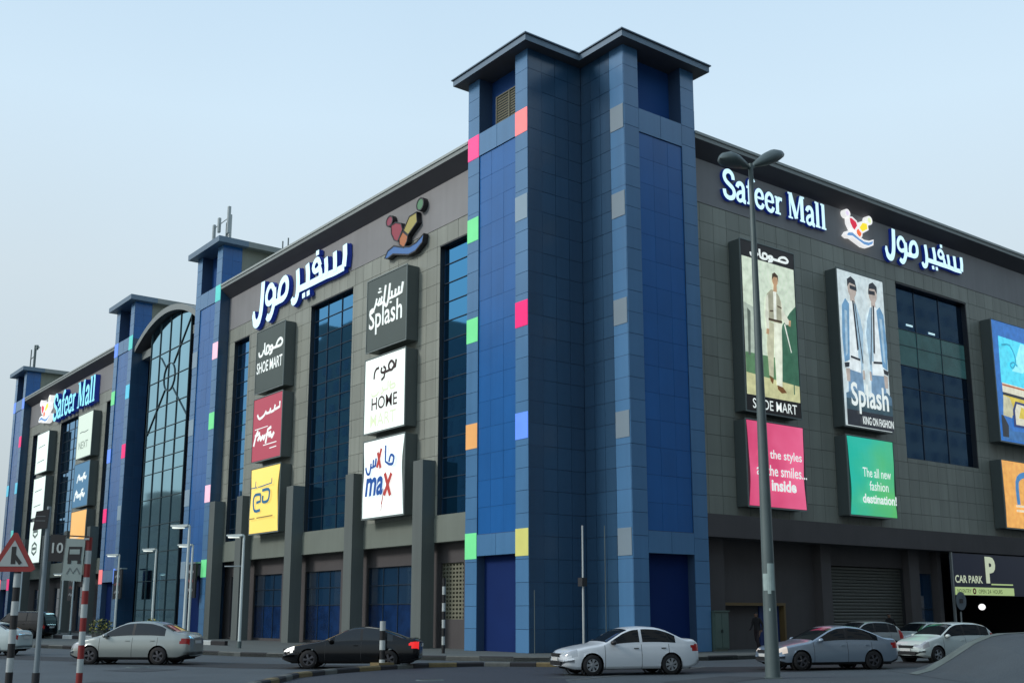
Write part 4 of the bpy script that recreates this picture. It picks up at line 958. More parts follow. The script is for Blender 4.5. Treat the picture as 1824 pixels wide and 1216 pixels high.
CARS = dict(
 sedan=dict(L=4.54, W=1.72, top=[(0,.60),(.06,.69),(.3,.79),(.8,.89),(1.18,.945),(1.28,.97),(1.95,1.34),(2.25,1.44),(2.7,1.475),(3.15,1.45),(3.5,1.35),(4.0,1.12),(4.1,1.085),(4.40,1.09),(4.50,1.04),(4.54,.9)],
   wf=.88, wr=3.52, ws=(1.28, 2.1), rw=(3.45, 4.02), sw=(1.55, 3.72), pillars=(2.52,), dr=(1.30, 2.52, 3.45), sidetop=.075),
 versa=dict(L=4.55, W=1.70, top=[(0,.60),(.06,.70),(.3,.82),(.75,.94),(1.05,1.0),(1.15,1.03),(1.85,1.40),(2.15,1.50),(2.6,1.535),(3.1,1.51),(3.5,1.41),(3.98,1.17),(4.08,1.13),(4.42,1.12),(4.50,1.05),(4.55,.9)],
   wf=.85, wr=3.45, ws=(1.15, 2.0), rw=(3.45, 3.98), sw=(1.35, 3.65), pillars=(2.45,), dr=(1.2, 2.45, 3.4), sidetop=.07),
 coupe=dict(L=4.75, W=1.80, top=[(0,.58),(.06,.66),(.3,.76),(.9,.87),(1.3,.93),(1.42,.96),(2.15,1.30),(2.45,1.39),(2.9,1.42),(3.4,1.36),(3.8,1.22),(4.2,1.06),(4.3,1.03),(4.62,1.04),(4.70,1.0),(4.75,.85)],
   wf=.93, wr=3.72, ws=(1.42, 2.28), rw=(3.5, 4.2), sw=(1.8, 3.85), pillars=(2.75,), dr=(1.5, 2.75, 3.7), sidetop=.07),
 saloon=dict(L=4.8, W=1.80, top=[(0,.60),(.06,.69),(.3,.79),(.9,.90),(1.25,.95),(1.35,.98),(2.1,1.34),(2.4,1.44),(2.85,1.47),(3.35,1.42),(3.75,1.28),(4.2,1.10),(4.3,1.07),(4.66,1.06),(4.75,1.0),(4.8,.86)],
   wf=.92, wr=3.70, ws=(1.35, 2.25), rw=(3.5, 4.22), sw=(1.65, 3.95), pillars=(2.70,), dr=(1.40, 2.70, 3.65), sidetop=.07),
 hatch=dict(L=4.25, W=1.70, top=[(0,.58),(.06,.70),(.3,.84),(.75,.96),(.95,1.0),(1.05,1.03),(1.75,1.42),(2.05,1.51),(2.5,1.54),(3.2,1.52),(3.7,1.43),(3.95,1.25),(4.12,1.02),(4.22,.94),(4.25,.8)],
   wf=.82, wr=3.42, ws=(1.05, 1.9), rw=(3.72, 4.1), sw=(1.25, 3.75), pillars=(2.35, 3.25), dr=(1.15, 2.35, 3.3), sidetop=.07),
 van=dict(L=4.9, W=1.85, top=[(0,.7),(.06,.85),(.3,1.0),(.9,1.12),(1.0,1.15),(1.6,1.75),(1.9,1.88),(2.5,1.92),(4.2,1.90),(4.7,1.80),(4.85,1.2),(4.9,.8)],
   wf=.9, wr=3.9, ws=(1.0, 1.75), rw=(4.5, 4.86), sw=(1.2, 4.5), pillars=(2.3, 3.4), dr=(1.1, 2.3, 3.4), sidetop=.1))
def make_wheel(rimm, rr=.315, tw=.20, sp=5):
    t = MB(); t.lathe([(rr*.62, -tw/2), (rr*.95, -tw/2), (rr, -tw*.36), (rr, tw*.36), (rr*.95, tw/2), (rr*.62, tw/2)], 28)
    r_ = MB(); o = tw/2-.012
    r_.lathe([(rr*.66, o-.02), (rr*.66, o+.012), (rr*.58, o+.008), (rr*.56, o-.04)], 28)
    for k in range(sp):
        a = 2*math.pi*k/sp
        for da in (-.13, .13):
            c, s_ = math.cos(a+da), math.sin(a+da); c2, s2 = math.cos(a+da*.4), math.sin(a+da*.4)
            n = Vector((-s_, 0, c))*.022
            p0 = Vector((c2*.05, o+.012, s2*.05)); p1 = Vector((c*rr*.60, o+.004, s_*rr*.60))
            r_.quad(p0-n, p0+n, p1+n, p1-n)
    r_.lathe([(0, o+.02), (.05, o+.018), (.06, o)], 14)
    bk_ = MB(); bk_.lathe([(0, o-.05), (rr*.64, o-.05)], 20)
    return t, r_, bk_
CARC = {}
def car(kind, paint, near_front, heading, label, group, rimm=M_rim, tail=M_tail, head=M_head, name='parked_car', z=0., hubs=5, lean=0, scale=1.0, near='left', extras=True):
    C_ = CARS[kind]; L, Wd, top, wf, wr = C_['L'], C_['W']/2, C_['top'], C_['wf'], C_['wr']
    hx, hy = heading; hl = math.hypot(hx, hy); hx, hy = hx/hl, hy/hl
    # local x = distance behind the nose -> world
    sgn = 1 if near == 'left' else -1
    lx, ly = -hy*sgn, hx*sgn                      # towards the near side
    nose = Vector((near_front[0]+hx*wf*scale-lx*(Wd-.1)*scale, near_front[1]+hy*wf*scale-ly*(Wd-.1)*scale, z))
    root = tag(empty(name, nose + Vector((-hx, -hy, 0))*L/2), label, 'car', group)
    RZ = math.atan2(-hy, -hx)
    Mx = Matrix.Translation(nose) @ Matrix.Rotation(RZ, 4, 'Z') @ Matrix.Scale(scale, 4)
    belt = lambda s: .90+.035*min(1, s/L*1.6) + (.03 if kind in ('versa', 'hatch') else 0) + (.22 if kind == 'van' else 0) + (-.03 if kind == 'coupe' else 0)
    wid = [(0,.66),(.05,.80),(.18,.91),(.45,.975),(1.0,1.0),(L-1.1,1.0),(L-.5,.965),(L-.15,.90),(L-.04,.82),(L,.74)]
    def section(s):
        w = Wd*sm(wid, s, .05); tp = sm(top, s, .09); bl = min(belt(s), tp-.05)
        zb = .20+.10*max(0, 1-s/.35)+.12*max(0, 1-(L-s)/.4)
        k = bl/.92
        pts = [(w*.80, zb-.02), (w*.93, zb), (w*.975, zb+.07), (w*.992, .36), (w, .48), (w*1.0, .60*k), (w*.985, .70*k), (w*.965, .80*k), (w*.945, bl-.035), (w*.925, bl)]
        hgt = max(0, tp-C_['sidetop']-bl); yr = w*.925-hgt*(.34 if kind != 'van' else .2)
        cab = hgt > .02
        n = 7
        for i in range(1, n+1):
            t = i/n; pts.append((w*.925+(yr-w*.925)*(t**1.25), bl+hgt*t))
        if cab:
            pts += [(yr-.05, tp-.035), (yr-.13, tp-.012), (yr*.55, tp+.0), (yr*.25, tp+.008), (0, tp+.01)]
        else:
            pts += [(yr*.93, tp-.018), (yr*.8, tp-.005), (yr*.55, tp+.004), (yr*.25, tp+.01), (0, tp+.012)]
        return pts
    seams = [x for x in C_['dr']]
    st = [0, .02, .05, .09]; x = .13
    while x < L-.1: st.append(x); x += .047
    st += [L-.08, L-.04, L-.015, L]
    for sv in seams: st += [sv-.008, sv+.008]
    for pv in C_['pillars']: st += [pv-.045, pv+.045]
    st = sorted(set(round(v, 4) for v in st))
    secs = [section(s) for s in st]; K = len(secs[0])
    RW = .315; AR = RW+.055
    parts = {}
    def add(key, P):
        mi = 0
        if key == 'door_gap': key, mi = 'body', 1
        m = parts.setdefault(key, ({}, [], [], []))
        idx = []
        for p in P:
            q = tuple(round(c, 5) for c in p)
            if q not in m[0]: m[0][q] = len(m[1]); m[1].append(q)
            idx.append(m[0][q])
        if len(set(idx)) >= 3: m[2].append(idx); m[3].append(mi)
    def snap(s, y, zz):
        for wx in (wf, wr):
            dx, dz = s-wx, zz-RW; d = math.hypot(dx, dz)
            if 1e-6 < d < AR: s, zz = wx+dx/d*AR, RW+dz/d*AR
        return s, y, zz
    for i in range(len(st)-1):
        for j in range(K-1):
            for sg in (1, -1):
                q = [(st[i], secs[i][j]), (st[i+1], secs[i+1][j]), (st[i+1], secs[i+1][j+1]), (st[i], secs[i][j+1])]
                P = [(s, sg*p[0], p[1]) for s, p in q]
                if j < 9 and all(min(math.hypot(p[0]-wf, p[2]-RW), math.hypot(p[0]-wr, p[2]-RW)) < AR-1e-6 for p in P): continue
                if j < 9: P = [snap(*p) for p in P]
                cs = sum(p[0] for p in P)/4; cy = sum(abs(p[1]) for p in P)/4; czz = sum(p[2] for p in P)/4
                key = 'body'
                tp = pl(top, cs); cab = tp-belt(cs) > .10
                if 9 <= j < 16 and C_['sw'][0] < cs < C_['sw'][1] and tp-C_['sidetop']-belt(cs) > .05 and 9 < j:
                    if not any(abs(cs-pv) < .045 for pv in C_['pillars']):
                        key = 'side_window_%d_%d' % (sg, sum(cs > pv for pv in C_['pillars']))
                    elif kind != 'sedan' or paint != 'white': key = 'pillar_trim'
                if j >= 17 and C_['ws'][0]+.06 < cs < C_['ws'][1]: key = 'windscreen'
                if j >= 17 and C_['rw'][0] < cs < C_['rw'][1]-.03: key = 'rear_window'
                if key == 'body' and 1 <= j < 9 and any(abs(cs-sv) < .009 for sv in seams): key = 'door_gap'
                if key == 'body' and cs < .42-.3*max(0, (.62-czz)*4) and .57 < czz < (.80 if j < 17 else .70) and cy > .40*Wd: key = 'headlight_%d' % sg
                if key == 'body' and kind != 'hatch' and ((cs-L)/.34)**2+((czz-.80-.1*(L-cs))/.115)**2 < 1 and cy > .52*Wd: key = 'tail_light_%d' % sg
                if kind == 'hatch' and key == 'body' and cs > L-.42 and .78 < czz < 1.12 and cy > .62*Wd: key = 'tail_light_%d' % sg
                if key == 'body' and j <= 1: key = 'sill_trim'
                if sg < 0: P = P[::-1]
                add(key, P)
    for e, s in ((0, 0), (len(st)-1, L)):   # end caps
        sc = secs[e]
        for j in range(K-1):
            a, b_ = sc[j], sc[j+1]; n = 8
            for k in range(n):
                t0, t1 = -1+2*k/n, -1+2*(k+1)/n
                o0 = .05*(1-t0*t0)*(1 if e else -1); o1 = .05*(1-t1*t1)*(1 if e else -1)
                add('body', [(s+o0, a[0]*t0, a[1]), (s+o1, a[0]*t1, a[1]), (s+o1, b_[0]*t1, b_[1]), (s+o0, b_[0]*t0, b_[1])])
    pm = paint if not isinstance(paint, str) else M_white
    pm = PAINT[paint]
    mm = dict(body=pm, pillar_trim=M_trim, door_gap=M_trim, sill_trim=pm if paint in ('white', 'white2') else M_trim, windscreen=M_cglass, rear_window=M_cglass)
    for key, (_, V, F_, MI_) in parts.items():
        base = key.split('_-')[0].rstrip('_0123456789') if key.startswith(('side_window', 'headlight', 'tail_light')) else key
        m = mm.get(key) or (M_cglass if base.startswith('side') else head if base.startswith('head') else tail)
        b = MB(); b.v = [tuple(Mx @ Vector(v)) for v in V]; b.f = F_; b.m = MI_
        b.build(base, [m, M_trim], root, smooth=True)
    def bx_(nm, x0, x1, y0, y1, z0, z1, m, n=1):
        b = MB(); i = [Mx @ Vector((x, y, zz)) for zz in (z0, z1) for y in (y0, y1) for x in (x0, x1)]
        b.v = [tuple(v) for v in i]; b.f = [(0, 2, 3, 1), (4, 5, 7, 6), (0, 1, 5, 4), (2, 6, 7, 3), (0, 4, 6, 2), (1, 3, 7, 5)]; b.m = [0]*6
        return b.build(nm, m, root)
    bx_('underbody', .3, L-.3, -Wd*.78, Wd*.78, .17, .5, M_well)
    bx_('grille', -.065, .02, -.36, .36, .56, .66, M_trim); bx_('lower_grille', -.06, .04, -.50, .50, .30, .42, M_trim)
    bx_('number_plate', -.075, -.06, -.26, .26, .44, .54, M_plate); bx_('number_plate', L+.055, L+.07, -.26, .26, .74, .85, M_plate)
    bx_('rear_trim', L-.05, L+.06, -.42, .42, .88, .905, M_rim if kind != 'coupe' else M_trim)
    ms = C_['ws'][0]+.28
    for sg in (1, -1):
        b = MB(); pts = []
        Mm = Mx @ Matrix.Translation((ms, sg*(Wd+.03), belt(ms)+.07)) @ Matrix.Diagonal((.09, .11, .075, 1))
        b.lathe([(0, -1), (.6, -.85), (1, -.3), (1, .3), (.6, .85), (0, 1)], 12, Mm); b.build('mirror', M_trim if kind in ('sedan', 'coupe') else pm, root, smooth=True)
        for dv in seams[1:]:
            bx_('door_handle', dv-.26, dv-.10, sg*(Wd*.955) - (.0 if sg > 0 else .03), sg*(Wd*.955) + (.03 if sg > 0 else 0), .79*belt(dv)/.92, .815*belt(dv)/.92, M_trim if paint in ('white',) else pm)
    T_, R_, B_ = make_wheel(rimm, RW, .20, hubs)
    for wx in (wf, wr):
        for sg in (1, -1):
            Mw = Mx @ Matrix.Translation((wx, sg*(Wd-.12), RW)) @ (Matrix.Identity(4) if sg > 0 else Matrix.Rotation(math.pi, 4, 'Z'))
            def tr(src): b = MB(); b.v = [tuple(Mw @ Vector(v)) for v in src.v]; b.f = src.f; b.m = src.m; return b
            w_ = empty('wheel', (Mw @ Vector((0, 0, 0)))); setpar(w_, root)
            tr(T_).build('tyre', M_tyre, w_, smooth=True); tr(R_).build('rim', rimm, w_); tr(B_).build('brake_disc', M_well, w_)
            b = MB(); b.lathe([(AR+.01, -.12), (AR+.01, .10)], 24, Mx @ Matrix.Translation((wx, sg*(Wd-.14), RW))); b.build('wheel_arch_liner', M_well, root)
    return root
def pnt(n, c, metal=0., rough=.28): return mat('paint_'+n, c, rough, metal=metal, coat=.6)
M_blk = mat('paint_gloss_black', (.003, .0035, .0045), .16, spec=.4)
PAINT = dict(white=pnt('white', (.62, .67, .70)), white2=pnt('white_b', (.50, .58, .56)), silver=pnt('silver', (.30, .33, .31), .5), black=M_blk,
             blue=pnt('blue_silver', (.26, .33, .40), .5), grey=pnt('grey_silver', (.34, .38, .38), .4), dark=pnt('dark', (.02, .028, .032)))
G_ = 'cars parked beside the mall'
car('sedan', 'white', (-26.2, 23.2), (-.36, -.933), 'white sedan parked before the corner tower, front to the left', G_, hubs=7)
car('saloon', 'blue', (-24.3, 30.9), (-.36, -.933), 'blue silver sedan parked behind the tall street lamp post', G_, rimm=M_rimd, head=mat('headlamp_dim', (.4, .4, .38), .1, emit=(1, .8, .65), es=.45))
car('hatch', 'white2', (-24.9, 40.0), (-.20, -.98), 'pale greenish white hatchback parked at far right, nose towards the viewer', G_)
car('hatch', 'grey', (-31.6, 43.8), (-.2, -.98), 'silver hatchback with red tail light between the two rows near the shutter', G_)
car('sedan', 'white2', (-32.4, 50.0), (-.15, -.99), 'white car roof showing behind the silver hatchback and pale hatchback', G_)
car('versa', 'silver', (-43.6, 13.35), (-.70, -.714), 'beige silver sedan driving away at left with red tail light', 'cars on the road', name='car', rimm=M_rimd, scale=1.04)
car('coupe', 'black', (-35.55, 18.35), (-.62, -.785), 'black sedan with glowing tail light on the road before the mall', 'cars on the road', name='car', rimm=M_rimd, tail=M_tailon, head=M_headon)
car('van', 'black', (-87.5, 20.0), (-.8, -.6), 'dark van parked far left behind the triangular warning sign', G_, rimm=M_rimd, z=.15)
car('versa', 'white2', (-57.5, 10.8), (-.7, -.714), 'white car cut by the left edge of the photo', 'cars on the road', name='car', tail=M_tail)

# ------------------------------------------------------------------ street lamps
def rod(name, pts, rad, m, parent, n=10):
    b = MB(); b.tube(pts, rad, n); return b.build(name, m, parent, smooth=True)
def big_lamp():
    x, y = -21.94, 26.56
    r = tag(empty('street_lamp', (x, y, 0)), 'tall grey double headed street lamp with paper notices pasted on its post', 'street lamp')
    b = MB(); n = 8
    b.tube([(x, y, 0), (x, y, .03)], .34, 4); b.build('base_plate', M_lampgrey, r)
    b = MB(); b.tube([(x, y, .03), (x, y, .5)], .222, 12); b.tube([(x, y, .5), (x, y, .9)], [.222, .211], 12); b.build('post_base', M_lampgrey, r, smooth=True)
    rod('post', [(x, y, .88), (x, y, 5), (x, y, 11), (x, y, 16.15)], [.21, .175, .11, .075], M_lampgrey, r, 12)
    for sg, z1, tilt in ((-1, 15.95, .10), (1, 16.25, .10)):
        d = Vector((0, sg, 0))
        if sg < 0: c0, c1 = Vector((x, y-.10, 16.0)), Vector((x, y-1.45, 15.98))
        else: c0, c1 = Vector((x, y+.10, 16.1)), Vector((x+.05, y+1.55, 16.85))
        rod('arm', [(x, y, 16.0), c0 + (c1-c0)*.15], .06, M_lampgrey, r)
        ax = (c1-c0).normalized(); L = (c1-c0).length
        b = MB(); pr = [(0, .0), (.05, .07), (.25, .13), (.5, .20), (.72, .215), (.9, .15), (1.0, .0)]
        side = Vector((1, 0, 0)); up = ax.cross(side); up = up if up.z > 0 else -up
        i0 = 0; nn = 16
        for t, rr in pr:
            for k in range(nn):
                a = 2*math.pi*k/nn; h = math.sin(a)
                b.v.append(tuple(c0+ax*L*t + side*rr*1.55*math.cos(a) + up*rr*h*(1.35 if h > 0 else .75)))
        for q in range(len(pr)-1):
            for k in range(nn): b.f.append((q*nn+k, q*nn+(k+1) % nn, (q+1)*nn+(k+1) % nn, (q+1)*nn+k)); b.m.append(0)
        b.build('lamp_head', M_lampgrey, r, smooth=True)
        b = MB()
        c = c0+ax*L*.6-up*.11
        b.poly([c+ax*(.42*math.cos(a))+side*(.2*math.sin(a)) for a in [2*math.pi*k/14 for k in range(14)]]); b.build('lamp_glass', mat('lamp_glass_off', (.12, .14, .14), .3), r)
    M_pap = mat('pasted_paper', (.34, .44, .42), .8, var=.25, vscale=5)
    for (a0, a1, z0, z1) in ((-.9, .9, 2.55, 3.05), (-.9, .15, 3.02, 3.35), (-.3, .2, 2.45, 2.58), (-.1, .12, 1.95, 2.03)):
        b = MB(); n = 6; az = math.atan2(-y, -x)
        for k in range(n):
            t0, t1 = az-(a0+(a1-a0)*k/n), az-(a0+(a1-a0)*(k+1)/n); rr = .207
            b.quad((x+rr*math.cos(t0), y+rr*math.sin(t0), z0), (x+rr*math.cos(t1), y+rr*math.sin(t1), z0), (x+rr*math.cos(t1), y+rr*math.sin(t1), z1), (x+rr*math.cos(t0), y+rr*math.sin(t0), z1))
        b.build('paper_notice', M_pap, r)
big_lamp()
M_lhead = lit('lamp_head_glow', (.92, 1, .92), .95)
def small_lamp(x, y, h, label, z0=.15, dirv=(-.75, -.66), double=False, post=None):
    r = tag(empty('pavement_lamp', (x, y, z0)), label, 'street lamp', 'slim white lamps along the pavement')
    d = Vector((dirv[0], dirv[1], 0)).normalized()
    rod('base', [(x, y, z0), (x, y, z0+.35)], .12, M_lampgrey, r)
    rod('post', [(x, y, z0+.3), (x, y, h)], [.085, .06], post or M_lampwhite, r)
    p = Vector((x, y, h))
    rod('arm', [p+Vector((0, 0, -.02)), p+d*.35+Vector((0, 0, .03))], .045, post or M_lampwhite, r)
    s_ = Vector((-d.y, d.x, 0))
    fr = Fr(p, d, s_)
    b = MB(); b.prism(Fr(p, d, s_), [(.05, .06), (.9, .04), (.95, .0), (.9, -.05), (.35, -.10), (.05, -.03)], -.13, .13); b.build('lamp_head', M_lampwhite, r)
    b = MB(); b.box(fr, .3, .85, -.125, -.06, -.10, .10); b.build('lamp_lens', M_lhead, r)
    if double: rod('side_arm', [p+Vector((0, 0, -1.6)), p+d*-.0+Vector((0, 0, -1.6))+s_*.01, p+d*1.0+Vector((0, 0, -1.6))], .035, M_steel, r)
    return r
small_lamp(-54.4, 24.1, 5.9, 'slim white lamp in front of the pilasters below the yellow banner', double=True)
small_lamp(-51.2, 19.9, 6.0, 'tallest slim white lamp before the second blue tower')
small_lamp(-63.9, 25.1, 5.9, 'slim white lamp just behind the tallest one, before the second blue tower')
small_lamp(-69.7, 25.0, 5.9, 'slim white lamp before the tall atrium window')
small_lamp(-77.7, 25.3, 5.9, 'slim white lamp before the third blue tower')
small_lamp(-100.4, 24.6, 5.9, 'slim lamp at far left behind the warning sign')
small_lamp(-104.0, 29.0, 5.4, 'slim lamp behind the bus stop sign', post=M_lampwhite)
small_lamp(-98.0, 28.2, 5.4, 'slim lamp between the bus stop sign and the orange banner')

# silver post with a box, thin rods at the tower corner
r = tag(empty('camera_pole', (-35.9, 31.35, .15)), 'tall silver pole with a small dark box at mid height before the corner tower', 'pole')
rod('post', [(-35.9, 31.35, .15), (-35.9, 31.35, 5.6)], [.055, .035], mat('bright_steel', (.55, .60, .60), .3, metal=.5), r)
b = MB(); b.wbox(-36.0, -35.72, 31.15, 31.42, 3.02, 3.38); b.build('control_box', M_dark, r)
b = MB(); b.wbox(-36.05, -35.75, 31.20, 31.5, .15, .2); b.build('base_plate', M_steel, r)
for x, y, h, lab in ((-38.4, 30.7, 2.9, 'thin grey rod at the left corner of the notch in the corner tower'), (-36.3, 33.0, 5.7, 'thin tall grey rod at the right corner of the notch in the corner tower')):
    t_ = rod('thin_pole', [(x, y, .15), (x, y, h)], .02, M_lampgrey, None, 6); tag(t_, lab, 'pole')

# black and white / red and white posts
def banded(name, x, y, z0, h, rad, cols, n, label, cat, group=None, taper=1.):
    r = tag(empty(name, (x, y, z0)), label, cat, group)
    for k in range(n):
        a, c = z0+h*k/n, z0+h*(k+1)/n
        rod('painted_band', [(x, y, a), (x, y, c)], rad*(1+.004*(k % 2)), cols[k % 2], r, 12)
    return r
banded('striped_post', -41.8, 28.2, .15, 3.3, .075, (M_black, M_white), 9, 'black and white banded post on the pavement before the vent screen', 'post')
r = banded('striped_bollard', -33.7, 20.2, .0, 1.62, .10, (M_white, M_black, ), 5, 'short black and white bollard on the kerb behind the black sedan', 'bollard')
b = MB(); b.wbox(-34.0, -33.4, 19.9, 20.5, .0, .22); b.build('concrete_foot', M_ky, r)
# signs in the left foreground
Rh = Vector((.6087, .7934, 0)); Fh = Vector((-.7934, .6087, 0))
def at(s_, d=0): p = Vector((-31.47, 7.77, 0)) + Rh*s_ + Fh*d; return p
p = at(-.18)
r = tag(empty('warning_sign', p), 'red bordered triangular warning sign of merging roads on a black and white post', 'road sign')
for k in range(9):
    rod('painted_band', [(p.x, p.y, k*.365), (p.x, p.y, (k+1)*.365)], .095, (M_black, M_white)[k % 2], r, 12)
SF = Fr(at(-.24, -.13), Rh, -Fh)
tri = [(-.55, 3.02), (.50, 3.02), (-.02, 3.95)]
b = MB(); b.prism(SF, [(-.52, 2.96), (.47, 2.96), (.57, 3.03), (.02, 3.99), (-.07, 3.99), (-.62, 3.03)], -.02, .0); b.build('red_triangle', M_red, r)
b = MB(); b.prism(SF, [(-.44, 3.10), (.39, 3.10), (-.025, 3.79)], .0, .008); b.build('white_field', mat('sign_white', (.34, .38, .37), .5), r)
b = MB(); b.stroke(SF, [(-.03, 3.16), (-.03, 3.62)], .12, .008, .014); b.stroke(SF, [(.17, 3.17), (.0, 3.38)], .09, .008, .018); b.build('merge_symbol', M_black, r)
p = at(.52)
r = tag(empty('grey_sign_pole', p), 'plain grey metal pole carrying a small dark sign seen from behind', 'pole')
rod('post', [(p.x, p.y, 0), (p.x, p.y, 4.7)], [.075, .055], mat('dull_pole', (.22, .27, .29), .5, metal=.3), r)
rod('pole_foot', [(p.x, p.y, 0), (p.x, p.y, .35)], .10, M_dark, r)
SG = Fr(at(.52, -.08), Rh, -Fh)
b = MB(); b.prism(SG, [(-.36, 4.05), (.02, 4.12), (.05, 4.62), (-.30, 4.56)], -.01, .015); b.build('small_board', M_trim, r)
b = MB(); b.box(SG, -.30, -.04, 4.42, 4.44, .015, .02); b.box(SG, -.30, -.04, 4.30, 4.32, .015, .02); b.build('small_print', mat('sign_grey_print', (.14, .16, .16), .6), r)
p = at(1.66)
r = tag(empty('bus_stop_sign', p), 'bus stop sign with black bus symbol on a red and white banded pole', 'bus stop sign')
for k in range(11):
    rod('painted_band', [(p.x, p.y, k*.352), (p.x, p.y, (k+1)*.352)], .085, (M_red, mat('band_white', (.42, .47, .46), .5, var=.15, vscale=3))[k % 2], r, 12)
SB = Fr(at(1.66, -.10), Rh, -Fh)
M_sgn = mat('faded_sign', (.26, .32, .30), .6, var=.15, vscale=4)
b = MB(); b.prism(SB, [(-.62, 2.74), (-.10, 2.70), (-.06, 3.82), (-.56, 3.84)], -.01, .01); b.build('sign_plate', M_sgn, r)
b = MB(); b.prism(SB, [(-.50, 3.26), (-.15, 3.26), (-.13, 3.62), (-.48, 3.62)], .01, .02); b.build('bus_symbol', M_black, r)
b = MB(); b.box(SB, -.45, -.18, 3.42, 3.55, .02, .026); b.build('bus_windscreen', M_sgn, r)
b = MB(); b.box(SB, -.49, -.40, 3.17, 3.26, .01, .02); b.build('bus_wheel', M_black, r); b = MB(); b.box(SB, -.23, -.14, 3.17, 3.26, .01, .02); b.build('bus_wheel', M_black, r)
b = MB(); b.stroke(SB, [(-.50, 2.90), (-.42, 3.06), (-.33, 2.92), (-.24, 3.06), (-.15, 2.90)], .03, .01, .02); b.build('small_print', mat('sign_grey_print', (.14, .16, .16), .6), r)
b = MB(); b.prism(SB, [(-1.02, 3.24), (-.64, 3.22), (-.60, 3.90), (.02, 3.86), (.02, 3.90), (-1.0, 3.95)], -.03, -.012); b.build('route_board', M_trim, r)
text_mesh('10', SB, -.94, 3.45, -.012, .30, .28, mat('sign_digits', (.42, .46, .44), .6), 'route_number', r, .01, bold=.02)
b = MB(); b.box(SB, -.10, .04, 3.80, 3.85, -.02, .02); b.build('bracket', M_steel, r)

# vertical shop banners on the far towers
for x, lab, z0 in ((-94.1, 'black vertical blade sign with white lettering beside the third blue tower', 3.1), (-78.1, 'black vertical blade sign with lettering low on the second blue tower', 3.0), (-107.0, 'black vertical blade sign with lettering behind the bus stop sign', 3.1)):
    r = tag(empty('blade_sign', (x, 30.7, z0)), lab, 'sign', 'black blade signs on the towers')
    f = Fr((0, 30.6, 0), (1, 0, 0), (0, -1, 0))
    b = MB(); b.box(f, x-1.0, x+1.0, z0, z0+2.4, -.12, .0); b.build('board', M_trim, r)
    b = MB(); b.box(f, x-.8, x+.8, z0+2.45, z0+2.55, -.5, -.02); b.build('bracket', M_steel, r)
    text_mesh('SALE', f, x-.7, z0+1.65, 0, 1.4, .45, mat('dim_red', (.25, .05, .05), .5), 'lettering', r, .02) if False else None
    for k in range(3):
        b = MB(); b.stroke(f, [(x-.6, z0+.5+k*.65), (x-.2, z0+.62+k*.65), (x+.1, z0+.45+k*.65), (x+.6, z0+.58+k*.65)], .17, 0, .02); b.build('print_line', (mat('dim_white', (.30, .30, .30), .5), mat('dim_red', (.25, .05, .05), .5), mat('dim_white', (.30, .30, .30), .5))[k], r)
# no entry sign before the car park
r = tag(empty('round_sign', (-36.0, 60.2, .15)), 'round grey road sign on a short post before the car park entrance', 'road sign')
rod('post', [(-36.0, 60.6, .0), (-36.0, 60.6, 2.0)], .05, M_steel, r)
b = MB(); b.stroke(TR, ell(60.6, 2.62, .42, .42, 20), .22, .2, .23, closed=True); b.prism(TR, ell(60.6, 2.62, .34, .34, 20), .19, .215, 0); b.build('disc', mat('sign_back', (.12, .15, .17), .6), r)
b = MB(); b.box(TR, 60.42, 60.78, 2.5, 2.74, .231, .24); b.build('dark_centre', M_trim, r)
# cabinet and meter box
r = tag(empty('electrical_cabinet', (-36.1, 40.0, .15)), 'green grey electrical cabinet standing beside the corner tower', 'cabinet')
M_cab = mat('cabinet_green', (.085, .13, .11), .5, var=.12)
b = MB(); b.wbox(-36.75, -36.0, 39.55, 40.55, .25, 1.97); b.build('casing', M_cab, r)
b = MB(); b.wbox(-36.8, -35.95, 39.5, 40.6, 1.97, 2.03); b.build('lid', M_cab, r)
b = MB(); b.wbox(-36.7, -36.05, 39.6, 40.5, .15, .25); b.build('plinth', M_conc, r)
for k in (0, 1):
    d_ = MB(); d_.wbox(-35.999, -35.975, 39.6+k*.46, 40.03+k*.46, .32, 1.9); dd = d_.build('door', M_cab, r)
    d_ = MB(); d_.wbox(-35.974, -35.95, 39.97+k*.10, 40.0+k*.10, 1.0, 1.15); d_.build('handle', M_dark, dd)
r = tag(empty('meter_box', (-36.85, 41.0, .8)), 'small white box on the brown wall right of the electrical cabinet', 'box')
b = MB(); b.wbox(-36.92, -36.55, 40.72, 41.12, .82, 1.58); b.build('casing', M_white, r); b = MB(); b.wbox(-36.549, -36.53, 40.76, 41.08, .9, 1.5); b.build('door', mat('meter_door', (.45, .50, .47), .5), r)

# antennas on tower roofs
r = tag(empty('cell_antenna', (-80, 33, 29.7)), 'cluster of panel antennas on a mast on the second tower roof', 'antenna')
rod('mast', [(-79.9, 33, 29.7), (-79.9, 33, 33.1)], .14, M_steel, r); rod('mast', [(-80.5, 33, 29.7), (-80.5, 33, 32.6)], .10, M_lampgrey, r)
for x, z0, z1 in ((-79.0, 31.2, 33.4), (-80.9, 31.8, 33.0), (-81.9, 30.9, 32.7)):
    b = MB(); b.wbox(x-.13, x+.13, 32.4, 32.6, z0, z1); b.build('panel_antenna', M_steel, r)
for z in (31.0, 32.5): rod('bracket', [(-82.0, 32.6, z), (-78.9, 32.6, z+.1)], .035, M_steel, r)
r = tag(empty('roof_mast', (-136, 33, 29.7)), 'thin antenna mast with side arms on the farthest tower roof', 'antenna')
rod('mast', [(-137.2, 33, 29.7), (-137.2, 33, 33.6)], .15, M_lampgrey, r); rod('side_antenna', [(-139.0, 33, 31.2), (-139.0, 33, 33.4)], .07, M_lampgrey, r)
